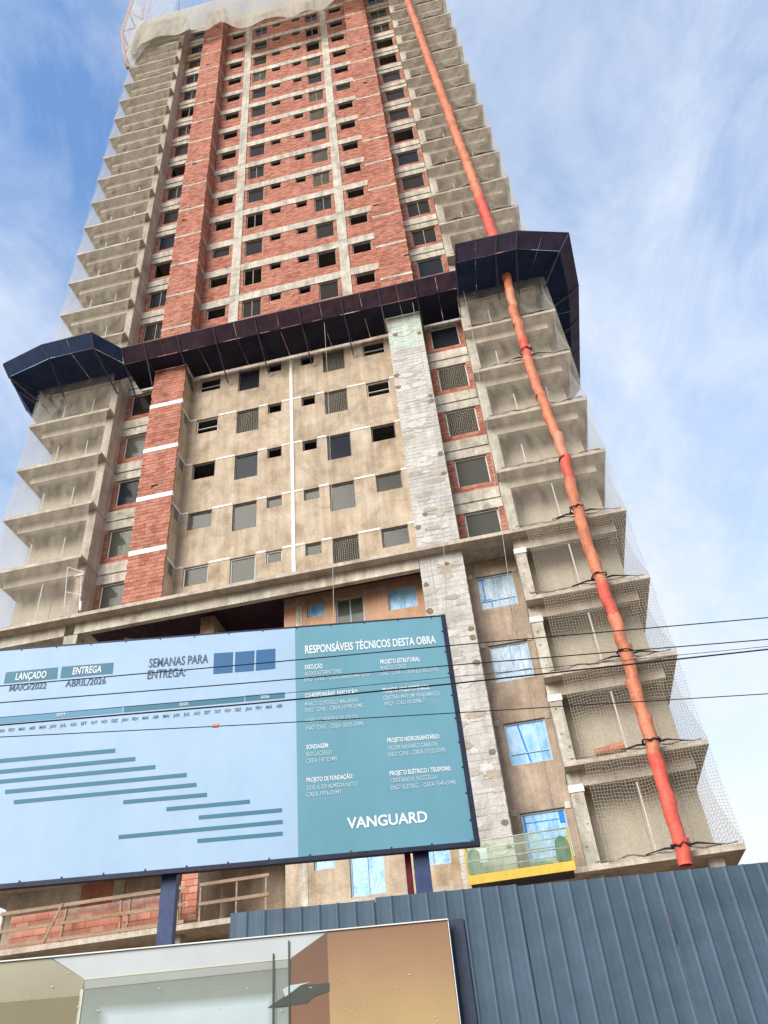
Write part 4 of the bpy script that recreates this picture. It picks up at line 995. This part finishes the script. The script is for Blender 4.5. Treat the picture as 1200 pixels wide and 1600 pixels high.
for q in range(7):
    t = q/6; mix = lambda a, b: tuple(x+(y-x)*t for x, y in zip(a, b))
    mat_print('ad_glow_%d' % q, mix((.30,.36,.33), (.42,.49,.49)), mix((.22,.25,.22), (.42,.49,.49)), 2.0, 2.45)
    adp([hp_(152+18*t,1600), down(152+18*t,1600), down(432-14*t,1590), hp_(432-14*t,1548+18*t), hp_(300,1560+18*t), hp_(152+18*t,1570+18*t)], 'ad_glow_%d' % q, .0035+.0004*q)
fl = random.Random(5)
for q in range(34):
    u, v = fl.uniform(20, 690), fl.uniform(1520, 1598); du, dv = fl.uniform(1.5, 6), fl.uniform(.5, 1.6); tl = fl.uniform(-2, 2)
    adp([hp_(u, v), hp_(u+du*.3, v+dv), hp_(u+du, v+dv+tl*.5), hp_(u+du*.7, v+tl*.5)], 'ad_fleck', .013)
adp([TL(511), hp_(455,1497), hp_(452,1600), down(452,1600), down(516,1600), hp_(513,1500)], 'ad_brown', .006)
adp([TL(511), hp_(516,1600), down(516,1600), (.452, .2), (.452, 2.797)], 'ad_tan', .007)
adp([hp_(418,1575), hp_(445,1572), hp_(480,1568), hp_(490,1558), hp_(515,1549), hp_(515,1536), hp_(470,1540)], 'ad_dark', .009)
adp([hp_(442,1547), hp_(446,1558), hp_(470,1540), hp_(486,1535), hp_(452,1540)], 'ad_light', .011)
for u in (427.5, 451.5):
    v0 = 1490 if u < 440 else 1470
    adp([hp_(u-1.2, v0), down(u-1.2, v0), down(u+1.2, v0), hp_(u+1.2, v0)], 'ad_dark', .012)
k = MB(); k.hexa([street(-7,HD-.02,2.801), street(.461,HD-.02,2.801), street(.461,HD+.05,2.801), street(-7,HD+.05,2.801), street(-7,HD-.02,2.808), street(.461,HD-.02,2.808), street(.461,HD+.05,2.808), street(-7,HD+.05,2.808)]); k.build('edge_trim', 'pvc', hd)
k = MB(); k.hexa([street(.456,HD-.01,.13), street(.461,HD-.01,.13), street(.461,HD+.04,.13), street(.456,HD+.04,.13), street(.456,HD-.01,2.8), street(.461,HD-.01,2.8), street(.461,HD+.04,2.8), street(.456,HD+.04,2.8)]); k.build('edge_trim', 'pvc', hd)
for s in (-6.5, -4.5, -2.5, -.8): k = MB(); k.bar(street(s, HD+.09, .13), street(s, HD+.09, 2.7), .07); k.build('post', 'steel_dark', hd)

# ================================================================ overhead cables
CD_ = 5.45
W = [([(0,1072), (400,1037), (700,1009), (1200,965)], .0042, 'topmost black overhead cable crossing in front of the billboard'),
     ([(0,1098), (400,1066), (700,1040), (1200,999)], .0042, 'second black overhead cable from the top crossing the billboard'),
     ([(0,1133), (400,1099), (700,1069), (1200,1014.6)], .0058, 'thickest black overhead cable crossing the billboard timeline'),
     ([(0,1121), (447,1083), (700,1058.5), (1200,1010)], .0022, 'hair-thin overhead wire running beside the thickest cable'),
     ([(0,1151.7), (400,1131.7), (700,1114.6), (1200,1084)], .0034, 'lowest black overhead cable carrying a small orange tag')]
for pts, r, lab in W:
    q = [on_street(u, v, CD_) for u, v in pts]
    (sa, za), (sb, zb_) = q[0], q[-1]; sl0 = (q[1][1]-q[0][1])/(q[1][0]-q[0][0]); sl1 = (q[3][1]-q[2][1])/(q[3][0]-q[2][0])
    ext = lambda s, s0, z0, sl: z0 + sl*(s-s0) + .0022*(s-s0)**2
    full = [(-15, ext(-15, sa, za, sl0)), (-10, ext(-10, sa, za, sl0)), (-6, ext(-6, sa, za, sl0))] + q + [(6, ext(6, sb, zb_, sl1)), (10, ext(10, sb, zb_, sl1)), (15, ext(15, sb, zb_, sl1))]
    fine = []
    for (a, za_), (b, zb2) in zip(full, full[1:]): fine += [street(a+(b-a)*t/4, CD_, za_+(zb2-za_)*t/4) for t in range(4)]
    fine.append(street(full[-1][0], CD_, full[-1][1]))
    k = MB(); k.tube(fine, r, 6); tag(k.build('overhead_cable', 'cable', smooth=True, loc=fine[0]), lab, 'cable')
s_, z_ = on_street(337, 1134, CD_); k = MB(); k.tube([street(s_-.022, CD_, z_), street(s_+.022, CD_, z_)], .014, 10); tag(k.build('cable_tag', 'chute_orange'), 'small orange tag clipped on the lowest overhead cable', 'tag')
for s_, lab in ((-15, 'concrete utility pole where the cables run out past the cream hoarding'), (15, 'concrete utility pole where the cables run out past the blue fence')):
    g = empty('utility_pole', street(s_, CD_, .13), lab, 'utility pole')
    k = MB(); k.tube([street(s_, CD_+.12, .1), street(s_, CD_+.12, 9)], [.15, .10], 14); k.build('shaft', 'concrete_pale', g, smooth=True)
    k = MB(); k.bar(street(s_, CD_+.02, 3.4), street(s_, CD_+.02, 5.6), .05); k.build('cable_rack', 'steel_dark', g)
